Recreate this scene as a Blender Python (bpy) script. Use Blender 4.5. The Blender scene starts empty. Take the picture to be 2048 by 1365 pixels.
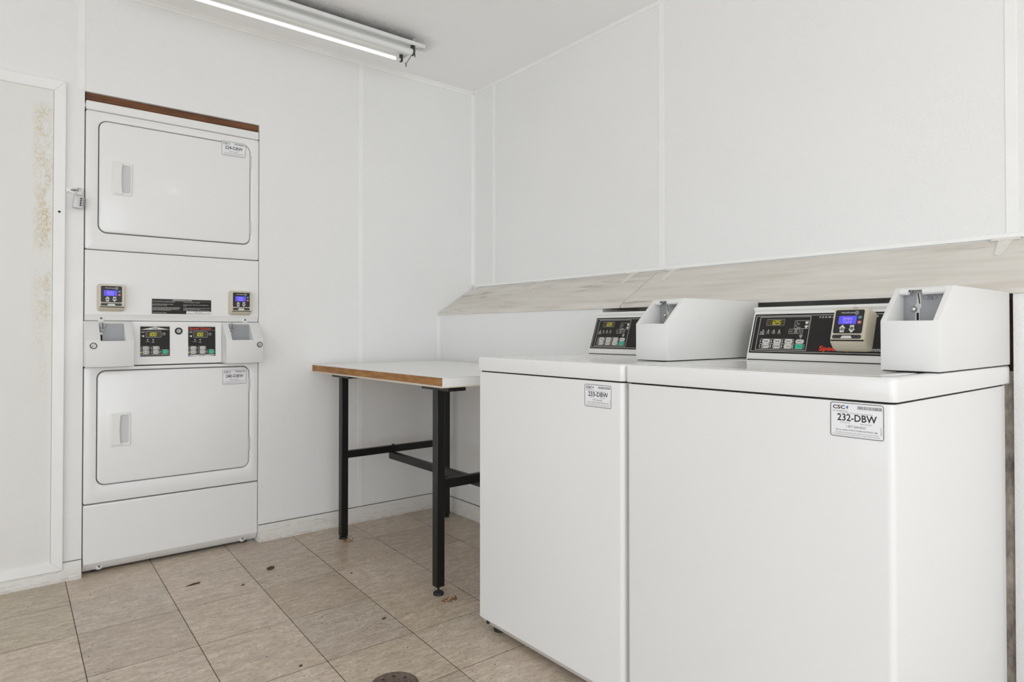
import bpy, bmesh, math, random
from mathutils import Vector, Matrix
random.seed(4)
S = bpy.context.scene
COL = S.collection
PI = math.pi

# ------------------------------------------------------------------ colour / materials
def lin(c):
    return tuple(((v / 255) / 12.92 if v / 255 <= .04045 else ((v / 255 + .055) / 1.055) ** 2.4) for v in c) + (1,)

def mat(name, rgb, rough=.5, metal=0, coat=0, spec=.5, emit=None, estr=0, bump=None, noise=None):
    """bump=(scale, strength, distance); noise=(scale, amount) a gentle value mottling of the surface"""
    m = bpy.data.materials.new(name); m.use_nodes = True
    nt = m.node_tree; b = nt.nodes['Principled BSDF']
    b.inputs['Base Color'].default_value = lin(rgb)
    b.inputs['Roughness'].default_value = rough; b.inputs['Metallic'].default_value = metal
    b.inputs['Coat Weight'].default_value = coat; b.inputs['Specular IOR Level'].default_value = spec
    b.inputs['Coat Roughness'].default_value = .06
    if emit:
        b.inputs['Emission Color'].default_value = lin(emit); b.inputs['Emission Strength'].default_value = estr
    tc = nt.nodes.new('ShaderNodeTexCoord')
    if noise:
        n = nt.nodes.new('ShaderNodeTexNoise'); n.inputs['Scale'].default_value = noise[0]; n.inputs['Detail'].default_value = 5
        nt.links.new(tc.outputs['Object'], n.inputs['Vector'])
        r = nt.nodes.new('ShaderNodeMapRange'); r.inputs[1].default_value = .3; r.inputs[2].default_value = .7
        r.inputs[3].default_value = 1 - noise[1]; r.inputs[4].default_value = 1 + noise[1] * .4
        nt.links.new(n.outputs['Fac'], r.inputs[0])
        mx = nt.nodes.new('ShaderNodeVectorMath'); mx.operation = 'SCALE'
        mx.inputs[0].default_value = lin(rgb)[:3]; nt.links.new(r.outputs[0], mx.inputs['Scale'])
        nt.links.new(mx.outputs[0], b.inputs['Base Color'])
    if bump:
        n = nt.nodes.new('ShaderNodeTexNoise'); n.inputs['Scale'].default_value = bump[0]; n.inputs['Detail'].default_value = 3
        nt.links.new(tc.outputs['Object'], n.inputs['Vector'])
        bp = nt.nodes.new('ShaderNodeBump'); bp.inputs['Strength'].default_value = bump[1]; bp.inputs['Distance'].default_value = bump[2]
        nt.links.new(n.outputs['Fac'], bp.inputs['Height']); nt.links.new(bp.outputs[0], b.inputs['Normal'])
    return m

class NG:
    """tiny node-graph helper"""
    def __init__(s, m): s.m = m; s.t = m.node_tree; s.b = s.t.nodes['Principled BSDF']
    def n(s, typ, **kw):
        x = s.t.nodes.new(typ)
        for k, v in kw.items(): setattr(x, k, v)
        return x
    def l(s, a, b): s.t.links.new(a, b)
    def coords(s, scale):
        tc = s.n('ShaderNodeTexCoord'); mp = s.n('ShaderNodeMapping'); mp.inputs['Scale'].default_value = scale
        s.l(tc.outputs['Object'], mp.inputs['Vector']); return mp.outputs[0]
    def noise(s, scale, sc=1, det=5, rough=.6):
        x = s.n('ShaderNodeTexNoise'); x.inputs['Scale'].default_value = sc; x.inputs['Detail'].default_value = det; x.inputs['Roughness'].default_value = rough
        s.l(s.coords(scale), x.inputs['Vector']); return x.outputs['Fac']
    def rng(s, v, a, b, c=0, d=1):
        x = s.n('ShaderNodeMapRange'); x.inputs[1].default_value = a; x.inputs[2].default_value = b; x.inputs[3].default_value = c; x.inputs[4].default_value = d
        s.l(v, x.inputs[0]); return x.outputs[0]
    def math(s, op, a, b=None):
        x = s.n('ShaderNodeMath', operation=op)
        for i, v in enumerate((a, b)):
            if v is None: continue
            if isinstance(v, (int, float)): x.inputs[i].default_value = v
            else: s.l(v, x.inputs[i])
        return x.outputs[0]
    def mix(s, f, a, b):
        x = s.n('ShaderNodeMix', data_type='RGBA')
        if isinstance(f, (int, float)): x.inputs[0].default_value = f
        else: s.l(f, x.inputs[0])
        for i, v in ((6, a), (7, b)):
            if isinstance(v, tuple): x.inputs[i].default_value = v
            else: s.l(v, x.inputs[i])
        return x.outputs[2]
    def base(s, c): s.l(c, s.b.inputs['Base Color'])
    def bump(s, h, st, d):
        x = s.n('ShaderNodeBump'); x.inputs['Strength'].default_value = st; x.inputs['Distance'].default_value = d
        s.l(h, x.inputs['Height']); s.l(x.outputs[0], s.b.inputs['Normal'])
    def xyz(s):
        tc = s.n('ShaderNodeTexCoord'); sp = s.n('ShaderNodeSeparateXYZ'); s.l(tc.outputs['Object'], sp.inputs[0]); return sp.outputs

M = {}
M['wall'] = mat('white_frp_panel', (239, 239, 238), .42, bump=(150, .36, .004), noise=(1.3, .02))
M['ceiling'] = mat('painted_ceiling', (232, 232, 231), .75)
M['trim'] = mat('white_moulding', (245, 245, 243), .4, noise=(9, .03))
M['enamel'] = mat('white_enamel', (238, 238, 237), .24, coat=.15)
M['washer'] = mat('washer_enamel', (234, 234, 233), .3, coat=.25, noise=(2.2, .012))
M['plastic'] = mat('white_plastic', (235, 235, 232), .3)
M['boxpaint'] = mat('coin_box_paint', (228, 228, 226), .45, bump=(420, .06, .002))
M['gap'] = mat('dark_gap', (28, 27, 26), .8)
M['seal'] = mat('door_gap_grey', (112, 112, 112), .7)
M['black'] = mat('control_black', (34, 33, 31), .5, spec=.35)
M['ink'] = mat('black_ink', (30, 30, 32), .6)
M['greyink'] = mat('grey_ink', (105, 105, 108), .6)
M['white'] = mat('print_white', (226, 225, 220), .5)
M['red'] = mat('print_red', (228, 60, 30), .5)
M['blue'] = mat('print_blue', (40, 120, 170), .5)
M['pill'] = mat('button_grey', (214, 212, 207), .45)
M['green'] = mat('start_green', (48, 196, 158), .4)
M['amber'] = mat('display_window', (70, 58, 34), .3)
M['digit'] = mat('display_digits', (120, 118, 30), .5, emit=(222, 222, 48), estr=1.35)
M['led'] = mat('led_white', (222, 222, 214), .5)
M['ledlit'] = mat('led_lit', (200, 220, 60), .5, emit=(210, 230, 60), estr=1.4)
M['cream'] = mat('reader_cream', (214, 206, 186), .45)
M['keypad'] = mat('reader_keypad', (36, 36, 37), .35)
M['lcd'] = mat('blue_lcd', (84, 80, 214), .4, emit=(84, 78, 232), estr=1.0)
M['lcdtext'] = mat('lcd_text', (190, 160, 240), .5, emit=(190, 160, 245), estr=.9)
M['gkey'] = mat('green_key', (70, 120, 112), .5)
M['rkey'] = mat('red_key', (176, 80, 72), .5)
M['steel'] = mat('brushed_steel', (198, 198, 196), .42, .6, noise=(60, .05))
M['chrome'] = mat('chrome', (205, 203, 200), .18, 1)
M['plate'] = mat('coin_plate_grey', (158, 159, 162), .45, .3)
M['screw'] = mat('screw_grey', (120, 120, 120), .5, .4)
M['washertop'] = mat('washer_top_enamel', (235, 235, 234), .14, coat=.3)
M['hinge'] = mat('painted_hinge', (228, 226, 219), .5, noise=(40, .06))
M['blackmetal'] = mat('black_painted_steel', (24, 23, 23), .36, bump=(90, .08, .002))
M['rubber'] = mat('dark_foot', (40, 38, 37), .6)
M['laminate'] = mat('white_laminate', (238, 238, 237), .28)
M['sticker'] = mat('sticker_white', (238, 238, 240), .35)
M['tubelit'] = mat('lit_tube', (250, 250, 245), .4, emit=(255, 253, 246), estr=1.6)
M['tube'] = mat('unlit_tube', (232, 233, 233), .25)
M['socket'] = mat('lamp_socket', (58, 64, 56), .5)
M['sockw'] = mat('lamp_socket_white', (222, 222, 216), .5)
M['fixture'] = mat('fixture_enamel', (226, 227, 225), .35, noise=(30, .04))
M['leaf'] = mat('dry_leaf', (92, 58, 38), .8, noise=(200, .3))
M['rust'] = mat('rust_flake', (150, 104, 58), .85, noise=(300, .3))
M['glow'] = mat('lamp_glass', (250, 248, 240), .4, emit=(255, 250, 240), estr=30.0)
M['joint'] = mat('tile_joint', (62, 52, 43), .8)
M['jointfine'] = mat('tile_joint_fine', (84, 72, 60), .8)
M['shadowseam'] = mat('shadow_seam_grey', (104, 98, 90), .9)  # painted shadow line above the baseboards; also the tabletop seam
M['scuff'] = mat('scuff_mark', (70, 66, 60), .8)

# vinyl floor tile: taupe with streaks along the tile and dark flecks, each tile its own tint
g = NG(mat('vinyl_tile', (160, 146, 130), .38)); M['tile'] = g.m
st = g.noise((16, 40, 1), 1, 6, .72); fine = g.noise((60, 140, 1), 1, 4, .75); big = g.noise((2.2, 4.5, 1), 1, 4)
spk = g.noise((75, 165, 1), 1, 4, .65)
c = g.mix(g.rng(st, .36, .66), lin((190, 174, 157)), lin((229, 216, 199)))
c = g.mix(g.rng(fine, .42, .68, 0, .5), c, lin((162, 145, 129)))
c = g.mix(g.rng(spk, .55, .66, 0, .65), c, lin((120, 105, 92)))
c = g.mix(g.rng(big, .45, .72, 0, .4), c, lin((178, 161, 143)))
sm = g.noise((3.2, 13, 1), 1, 5, .7); c = g.mix(g.math('MULTIPLY', g.rng(sm, .54, .72, 0, .5), g.rng(spk, .4, .6)), c, lin((118, 106, 94)))
at = g.n('ShaderNodeVertexColor', layer_name='tint')
mm = g.n('ShaderNodeMix', data_type='RGBA', blend_type='MULTIPLY'); mm.inputs[0].default_value = 1
g.l(c, mm.inputs[6]); g.l(at.outputs['Color'], mm.inputs[7]); g.base(mm.outputs[2])
g.bump(fine, .12, .002)

# weathered whitewashed plank
g = NG(mat('whitewashed_plank', (214, 209, 200), .6)); M['plank'] = g.m
a = g.noise((16, 2.6, 16), 1, 5, .6); d = g.noise((34, 5, 34), 1, 5, .65); bl = g.noise((7, 1.7, 7), 1, 4)
c = g.mix(g.rng(a, .3, .7), lin((226, 223, 216)), lin((212, 206, 197)))
c = g.mix(g.rng(d, .5, .75, 0, .4), c, lin((192, 184, 172)))
c = g.mix(g.math('MULTIPLY', g.rng(bl, .57, .72), g.rng(d, .45, .68)), c, lin((142, 130, 118)))
g.base(c); g.bump(d, .15, .003)
# raw brown timber
g = NG(mat('brown_timber', (128, 84, 52), .6)); M['timber'] = g.m
a = g.noise((3, 40, 60), 1, 6, .65)
g.base(g.mix(g.rng(a, .3, .7), lin((146, 92, 50)), lin((74, 44, 24)))); g.bump(a, .2, .003)
g = NG(mat('stud_wood', (98, 76, 66), .8)); M['stud'] = g.m
a = g.noise((20, 20, 3), 1, 5)
g.base(g.mix(g.rng(a, .3, .7), lin((190, 160, 142)), lin((130, 104, 92))))
g = NG(mat('raw_wallboard', (120, 112, 102), .9)); M['raw'] = g.m
a = g.noise((30, 30, 14), 1, 6, .7)
g.base(g.mix(g.rng(a, .3, .7), lin((196, 186, 172)), lin((104, 96, 90))))
# fibreboard edge of the table
g = NG(mat('bare_board_edge', (160, 112, 62), .75)); M['core'] = g.m
a = g.noise((60, 9, 50), 1, 6, .7)
c = g.mix(g.rng(a, .3, .7), lin((186, 136, 78)), lin((128, 86, 48)))
g.base(c); g.bump(a, .3, .003)
M['veneer'] = mat('pale_veneer', (222, 208, 188), .6, noise=(80, .08))
# door panel with yellowed peeling paint beside its right edge
g = NG(mat('stained_door_paint', (232, 231, 227), .55)); M['door'] = g.m
x, y, z = g.xyz()
n1 = g.noise((105, 105, 80), 1, 5, .8); n2 = g.noise((14, 14, 6), 1, 4, .6)
band = g.math('MULTIPLY', g.rng(x, .115, .155), g.rng(x, .192, .172))
band = g.math('MULTIPLY', band, g.math('MULTIPLY', g.rng(z, .70, 1.5), g.rng(z, 1.92, 1.86)))
f = g.math('MULTIPLY', band, g.math('MULTIPLY', g.rng(n1, .43, .55), g.rng(n2, .40, .54)))
gn = g.noise((4, 4, 2.4), 1, 5)
c = g.mix(g.rng(gn, .35, .75, 0, .25), lin((234, 233, 230)), lin((216, 214, 206)))
g.base(g.mix(g.math('MULTIPLY', f, .95), c, lin((200, 186, 142)))); g.bump(g.noise((160, 160, 160), 1, 3), .12, .003)
# scuffed baseboard
g = NG(mat('scuffed_baseboard', (226, 224, 218), .5)); M['base'] = g.m
n1 = g.noise((5, 5, 150), 1, 6, .75); n2 = g.noise((34, 34, 160), 1, 5, .75); x, y, z = g.xyz()
f = g.math('MULTIPLY', g.rng(n1, .5, .66), g.rng(n2, .46, .6))
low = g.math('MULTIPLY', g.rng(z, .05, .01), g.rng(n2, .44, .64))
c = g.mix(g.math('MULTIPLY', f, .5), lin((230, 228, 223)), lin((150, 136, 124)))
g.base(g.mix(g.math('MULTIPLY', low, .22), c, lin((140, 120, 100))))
# ceiling: dark brown mottled band, fading out from the room side of the light fixture
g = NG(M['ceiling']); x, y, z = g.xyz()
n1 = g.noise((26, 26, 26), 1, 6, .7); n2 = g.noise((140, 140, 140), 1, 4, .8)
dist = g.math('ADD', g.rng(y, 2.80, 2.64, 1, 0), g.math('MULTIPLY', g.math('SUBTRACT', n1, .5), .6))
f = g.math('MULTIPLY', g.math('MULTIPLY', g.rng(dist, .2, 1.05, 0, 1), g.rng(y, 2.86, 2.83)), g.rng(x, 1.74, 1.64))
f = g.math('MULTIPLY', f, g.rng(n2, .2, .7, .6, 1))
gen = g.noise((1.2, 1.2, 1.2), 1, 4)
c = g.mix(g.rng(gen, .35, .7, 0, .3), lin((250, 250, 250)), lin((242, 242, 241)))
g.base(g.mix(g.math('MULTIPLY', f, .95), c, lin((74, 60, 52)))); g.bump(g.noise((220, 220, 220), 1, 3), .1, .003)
# rusty cast drain cover
g = NG(mat('rusty_drain', (92, 80, 72), .8)); M['drain'] = g.m
a = g.noise((90, 90, 90), 1, 5)
g.base(g.mix(g.rng(a, .3, .7), lin((120, 104, 94)), lin((74, 62, 55)))); g.bump(a, .4, .003)
# chipped black legs
g = NG(M['blackmetal']); a = g.noise((60, 60, 26), 1, 5, .8)
g.base(g.mix(g.rng(a, .68, .74, 0, .7), lin((15, 14, 14)), lin((126, 118, 108))))

# ------------------------------------------------------------------ object helpers
def obj(name, bm, m, parent=None, root=None, smooth=40, bevel=0, label=None, seg=2):
    me = bpy.data.meshes.new(name)
    bmesh.ops.recalc_face_normals(bm, faces=bm.faces)
    if root is not None:
        bmesh.ops.translate(bm, verts=bm.verts, vec=-root.location)
    bm.to_mesh(me); bm.free()
    for mm in (m if isinstance(m, (list, tuple)) else [m]): me.materials.append(mm)
    for p in me.polygons: p.use_smooth = True
    me.set_sharp_from_angle(angle=math.radians(smooth))
    o = bpy.data.objects.new(name, me); COL.objects.link(o)
    if parent: o.parent = parent
    if bevel:
        b = o.modifiers.new('edge', 'BEVEL'); b.width = bevel; b.segments = seg; b.limit_method = 'ANGLE'; b.angle_limit = math.radians(40)
    if label: o['label'] = label
    return o

def decal(name, bm, m, parent, root, label=None):
    """flat print: keep face directions as drawn"""
    me = bpy.data.meshes.new(name)
    bmesh.ops.translate(bm, verts=bm.verts, vec=-root.location)
    bm.to_mesh(me); bm.free()
    for mm in (m if isinstance(m, (list, tuple)) else [m]): me.materials.append(mm)
    o = bpy.data.objects.new(name, me); COL.objects.link(o); o.parent = parent
    if label: o['label'] = label
    return o

def thing(name, label, cat, loc, group=None):
    o = bpy.data.objects.new(name, None); COL.objects.link(o)
    o.location = loc; o.empty_display_size = .1; o['label'] = label; o['category'] = cat
    if group: o['group'] = group
    return o
def tag(o, label, cat, group=None, kind=None):
    o['label'] = label; o['category'] = cat
    if group: o['group'] = group
    if kind: o['kind'] = kind
    return o
def struct(name, bm, m, parent=None, **kw):
    o = obj(name, bm, m, parent, **kw)
    if parent is None: o['kind'] = 'structure'
    return o

class Fr:
    """a drawing frame: a to the reader's right, b up, depth towards the reader"""
    def __init__(s, o, ex, ey):
        s.o = Vector(o); s.ex = Vector(ex); s.ey = Vector(ey); s.n = s.ex.cross(s.ey).normalized()
    def p(s, a, b, d=0): return s.o + s.ex * a + s.ey * b + s.n * d

def rrect(x0, y0, x1, y1, r=0, n=5):
    r = min(r, (x1 - x0) / 2 - 1e-5, (y1 - y0) / 2 - 1e-5)
    if r <= 0: r = 1e-5
    out = []
    for cx, cy, a0 in ((x1 - r, y0 + r, -90), (x1 - r, y1 - r, 0), (x0 + r, y1 - r, 90), (x0 + r, y0 + r, 180)):
        for k in range(n + 1):
            a = math.radians(a0 + 90 * k / n); out.append((cx + r * math.cos(a), cy + r * math.sin(a)))
    return out
def circ(cx, cy, r, n=24, ry=None):
    return [(cx + r * math.cos(2 * PI * k / n), cy + (ry or r) * math.sin(2 * PI * k / n)) for k in range(n)]

def loft(bm, F, rings, closed=False, cap0=True, cap1=True):
    vs = [[bm.verts.new(F.p(a, b, d)) for a, b in poly] for poly, d in rings]
    n = len(vs[0]); pairs = list(zip(vs, vs[1:])) + ([(vs[-1], vs[0])] if closed else [])
    for A, B in pairs:
        for i in range(n):
            bm.faces.new((A[i], A[(i + 1) % n], B[(i + 1) % n], B[i]))
    if not closed:
        if cap0: bm.faces.new(list(reversed(vs[0])))
        if cap1: bm.faces.new(vs[-1])
def prism(bm, F, poly, d0, d1): loft(bm, F, [(poly, d0), (poly, d1)])
def slab(bm, F, x0, y0, x1, y1, r, d0, d1, bev=0, n=5, bk=3):
    rings = [(rrect(x0, y0, x1, y1, r, n), d0)]
    if bev:
        for k in range(bk + 1):
            a = PI / 2 * k / bk; i = bev * (1 - math.cos(a)); dd = d1 - bev + bev * math.sin(a)
            rings.append((rrect(x0 + i, y0 + i, x1 - i, y1 - i, max(r - i, 1e-4), n), dd))
    else: rings.append((rrect(x0, y0, x1, y1, r, n), d1))
    loft(bm, F, rings)
def plate_hole(bm, F, outer, inner, d0, d1, bev=0, ro=.004, ri=.03, n=6):
    """outer / inner = x0,y0,x1,y1"""
    o = lambda i: rrect(outer[0] + i, outer[1] + i, outer[2] - i, outer[3] - i, max(ro - i, 1e-4), n)
    q = lambda i: rrect(inner[0] - i, inner[1] - i, inner[2] + i, inner[3] + i, ri + i, n)
    rings = [(o(0), d0), (o(0), d1 - bev)]
    if bev: rings += [(o(bev * .3), d1 - bev * .3), (o(bev), d1), (q(bev), d1), (q(bev * .3), d1 - bev * .3)]
    else: rings += [(o(0), d1), (q(0), d1)]
    rings += [(q(0), d1 - bev if bev else d1 - 1e-5), (q(0), d0)]
    loft(bm, F, rings, closed=True)
def outline(bm, F, x0, y0, x1, y1, w, r, d0, d1=None, n=4):
    d1 = d0 + .0003 if d1 is None else d1
    A = rrect(x0, y0, x1, y1, r, n); B = rrect(x0 + w, y0 + w, x1 - w, y1 - w, max(r - w, 1e-4), n)
    va = [bm.verts.new(F.p(a, b, d1)) for a, b in A]; vb = [bm.verts.new(F.p(a, b, d1)) for a, b in B]
    m = len(va)
    for i in range(m): bm.faces.new((va[i], va[(i + 1) % m], vb[(i + 1) % m], vb[i]))
def flat(bm, F, poly, d): bm.faces.new([bm.verts.new(F.p(a, b, d)) for a, b in poly])
def fbox(bm, F, x0, y0, x1, y1, d0, d1): prism(bm, F, [(x0, y0), (x1, y0), (x1, y1), (x0, y1)], d0, d1)
FX = Fr((0, 0, 0), (1, 0, 0), (0, 1, 0))     # plan frame, depth = z
FY = Fr((0, 0, 0), (1, 0, 0), (0, 0, 1))     # elevation frame, depth = -y
FW = Fr((0, 0, 0), (0, -1, 0), (0, 0, 1))    # a = -y, depth = -x
def box(bm, x0, y0, z0, x1, y1, z1): prism(bm, FX, [(x0, y0), (x1, y0), (x1, y1), (x0, y1)], z0, z1)
def prism_y(bm, poly_xz, y0, y1): prism(bm, FY, poly_xz, -y1, -y0)
def cyl(bm, p0, p1, r, n=20, r1=None):
    p0 = Vector(p0); p1 = Vector(p1); ax = (p1 - p0).normalized()
    u = ax.orthogonal().normalized(); F = Fr(p0, u, ax.cross(u)); L = (p1 - p0).length
    loft(bm, F, [(circ(0, 0, r, n), 0), (circ(0, 0, r if r1 is None else r1, n), L)])
def tube(bm, pts, r, n=10):
    pts = [Vector(p) for p in pts]; rings = []
    u = None
    for i, p in enumerate(pts):
        t = (pts[min(i + 1, len(pts) - 1)] - pts[max(i - 1, 0)]).normalized()
        u = t.orthogonal().normalized() if u is None else (u - t * u.dot(t)).normalized()
        v = t.cross(u)
        rings.append([bm.verts.new(p + u * r * math.cos(2 * PI * k / n) + v * r * math.sin(2 * PI * k / n)) for k in range(n)])
    for A, B in zip(rings, rings[1:]):
        for k in range(n): bm.faces.new((A[k], A[(k + 1) % n], B[(k + 1) % n], B[k]))
    bm.faces.new(rings[0][::-1]); bm.faces.new(rings[-1])
def nb(): return bmesh.new()

def text(bm, F, s, a, b, h, d, w=None, align='L', bold=0, shear=0, space=1, rot=0):
    """lettering of cap height h at a,b (baseline); w squeezes the line to a width"""
    cu = bpy.data.curves.new('t', 'FONT'); cu.body = s; cu.resolution_u = 2; cu.offset = bold; cu.shear = shear; cu.space_character = space
    o = bpy.data.objects.new('t', cu); COL.objects.link(o)
    bpy.context.view_layer.update()
    me = bpy.data.meshes.new_from_object(o.evaluated_get(bpy.context.evaluated_depsgraph_get()))
    if not me.vertices: return
    xs = [v.co.x for v in me.vertices]; k = h / .70
    kx = k if w is None else w / (max(xs) - min(xs))
    off = {'L': -min(xs), 'C': -(min(xs) + max(xs)) / 2, 'R': -max(xs)}[align]
    vs = []
    for v in me.vertices:
        u, t = (v.co.x + off) * kx, v.co.y * k
        if rot: u, t = -t, u
        vs.append(bm.verts.new(F.p(a + u, b + t, d)))
    for p in me.polygons:
        try: bm.faces.new([vs[i] for i in p.vertices])
        except ValueError: pass
    bpy.data.objects.remove(o); bpy.data.curves.remove(cu); bpy.data.meshes.remove(me)

def carve(bm, cut):
    """bm minus cut, as a new bmesh"""
    os_ = []
    for b in (bm, cut):
        bmesh.ops.recalc_face_normals(b, faces=b.faces)
        me = bpy.data.meshes.new('c'); b.to_mesh(me); b.free(); o = bpy.data.objects.new('c', me); COL.objects.link(o); os_.append(o)
    md = os_[0].modifiers.new('b', 'BOOLEAN'); md.object = os_[1]; md.operation = 'DIFFERENCE'; md.solver = 'EXACT'
    bpy.context.view_layer.update()
    me = bpy.data.meshes.new_from_object(os_[0].evaluated_get(bpy.context.evaluated_depsgraph_get()))
    out = nb(); out.from_mesh(me)
    for o in os_:
        mm = o.data; bpy.data.objects.remove(o); bpy.data.meshes.remove(mm)
    bpy.data.meshes.remove(me)
    return out
def bevel_all(bm, w, seg=2, ang=30):
    bmesh.ops.recalc_face_normals(bm, faces=bm.faces)
    es = [e for e in bm.edges if len(e.link_faces) == 2 and e.calc_face_angle(0) > math.radians(ang)]
    bmesh.ops.bevel(bm, geom=es, offset=w, segments=seg, affect='EDGES', profile=.5)

# ------------------------------------------------------------------ the room
WA = 3.15; WB = 2.251; WL = 2.008; CE = 2.44; X0 = -2.4; Y0 = -3.0
HX0, HX1, HZ = .2915, .9925, 1.992                       # opening the dryers stand in
RY0, RY1 = .467, 1.872                                    # plumbing recess behind the washers

# floor: tiles with narrow joints
bm = nb(); cl = bm.loops.layers.color.new('tint')
xl = [(X0 - .2, 0)] + [(.240 - .305 * k, .015) for k in (8, 7, 6, 5, 4, 3, 2, 1)] + [(.237, .018), (.545, .026), (.852, .042), (1.152, .045), (1.465, .040), (1.775, .036), (2.08, .03), (2.5, 0)]
rows = [3.9, 3.16, 2.862, 2.560, 2.228, 1.878, 1.584, 1.28, .975, .67, .365, .06, -.245, -.55, -.855, -1.16, -1.465, -1.77, -2.075, -2.38, -2.685, -2.99, -3.3]
XX = lambda i, y: xl[i][0] - xl[i][1] * (3.12 - y)
for j in range(len(rows) - 1):
    yt, yb = rows[j], rows[j + 1]
    for i in range(len(xl) - 1):
        wx = .0012; wy = .0010
        t = random.uniform(.93, 1.05); tint = (t * random.uniform(.985, 1.01), t, t * random.uniform(.98, 1.01), 1)
        q = [bm.verts.new((XX(i, yb) + wx, yb + wy, 0)), bm.verts.new((XX(i + 1, yb) - wx, yb + wy, 0)), bm.verts.new((XX(i + 1, yt) - wx, yt - wy, 0)), bm.verts.new((XX(i, yt) + wx, yt - wy, 0))]
        f = bm.faces.new(q); f.material_index = 0
        for l in f.loops: l[cl] = tint
        # joints to the right and below
        f = bm.faces.new([bm.verts.new((XX(i + 1, yb) - wx, yb, -.0004)), bm.verts.new((XX(i + 1, yb) + wx, yb, -.0004)), bm.verts.new((XX(i + 1, yt) + wx, yt, -.0004)), bm.verts.new((XX(i + 1, yt) - wx, yt, -.0004))]); f.material_index = 1
        f = bm.faces.new([bm.verts.new((XX(i, yb), yb - wy, -.0004)), bm.verts.new((XX(i + 1, yb), yb - wy, -.0004)), bm.verts.new((XX(i + 1, yb), yb + wy, -.0004)), bm.verts.new((XX(i, yb), yb + wy, -.0004))]); f.material_index = 2
box(bm, X0 - .2, -3.3, -.12, 2.5, 3.9, -.01)
o = struct('floor', bm, [M['tile'], M['joint'], M['jointfine']])

bm = nb(); box(bm, X0 - .2, Y0 - .1, CE, 2.5, 3.9, CE + .1); struct('ceiling', bm, M['ceiling'])
bm = nb()
box(bm, X0 - .2, WA, 0, HX0, WA + .09, CE); box(bm, HX1, WA, 0, WB + .2, WA + .09, CE); box(bm, HX0, WA, HZ, HX1, WA + .09, CE)
struct('wall_back', bm, M['wall'])
bm = nb(); box(bm, WB, Y0 - .1, 1.1, WB + .1, WA, CE); box(bm, WB + .001, Y0 - .1, 0, WB + .1, WA, 1.1)
struct('wall_right', bm, M['wall'])
bm = nb(); box(bm, WL, RY1, 0, WB, WA, 1.0973); box(bm, WL, Y0, 0, WB, RY0, 1.0973)
struct('wall_right_lower', bm, M['wall'])
# rough back of the recess: boards with dark gaps, seen over the washer consoles and past the washer's back edge
bm = nb()
for a, b in ((RY0 + .002, 1.092), (1.106, 1.158), (1.172, RY1 - .002)): box(bm, 2.20, a, .02, 2.225, b, 1.09)
struct('trim_recess_boards', bm, M['stud'])
bm = nb(); box(bm, 2.014, RY0 + .001, .0, 2.03, .56, .90); struct('trim_recess_panel', bm, M['raw'])
# rear wall with the open doorway daylight comes through, left wall
DX0, DX1, DZ = .80, 1.78, 2.03
FX0, FX1, FZ0, FZ1 = -2.10, .45, .03, 2.10
bm = nb(); box(bm, X0, Y0 - .1, 0, FX0, Y0, CE); box(bm, FX1, Y0 - .1, 0, DX0, Y0, CE); box(bm, FX0, Y0 - .1, 0, FX1, Y0, FZ0); box(bm, FX0, Y0 - .1, FZ1, FX1, Y0, CE); box(bm, DX1, Y0 - .1, 0, WB, Y0, CE); box(bm, DX0, Y0 - .1, DZ, DX1, Y0, CE)
struct('wall_front', bm, M['wall'])
bm = nb()
for x in (FX0, (FX0 + FX1) / 2 - .02, FX1 - .04): box(bm, x, Y0 - .07, FZ0, x + .04, Y0 - .02, FZ1)
for z in (FZ0, FZ1 - .04): box(bm, FX0, Y0 - .072, z, FX1, Y0 - .018, z + .04)
struct('fill_window_2', bm, M['trim'])  # unseen front window, added to let fill light in low
WY0, WY1, WZ0, WZ1 = -2.4, 1.7, .04, 2.12
bm = nb(); box(bm, X0 - .1, Y0 - .1, 0, X0, WY0, CE); box(bm, X0 - .1, WY1, 0, X0, WA, CE); box(bm, X0 - .1, WY0, 0, X0, WY1, WZ0); box(bm, X0 - .1, WY0, WZ1, X0, WY1, CE)
struct('wall_left', bm, M['wall'])
bm = nb()
for y in (WY0, (WY0 + WY1) / 2 - .02, WY1 - .04): box(bm, X0 - .07, y, WZ0, X0 - .02, y + .04, WZ1)
for z in (WZ0, WZ1 - .04): box(bm, X0 - .072, WY0, z, X0 - .018, WY1, z + .04)
struct('fill_window_1', bm, M['trim'])  # unseen left window, added to brighten the washer fronts
bm = nb(); box(bm, -4.2, -7, 2.30, X0 - .11, 3.2, 2.38); struct('trim_sun_blocker', bm, M['ceiling'])  # unseen overhang, added to keep the sun out of the left window
bm = nb()
for (a, b, c_, d) in ((DX0 - .07, 0, DX0, DZ + .07), (DX1, 0, DX1 + .07, DZ + .07), (DX0, DZ, DX1, DZ + .07)):
    box(bm, a, Y0 - .001, b, c_, Y0 + .018, d)
struct('trim_doorway', bm, M['trim'])
# ground outside
bm = nb(); box(bm, -9, -9, -.30, 7, 6, -.125); struct('floor_outside', bm, mat('concrete_walk', (196, 190, 180), .8, noise=(3, .1)))

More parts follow.
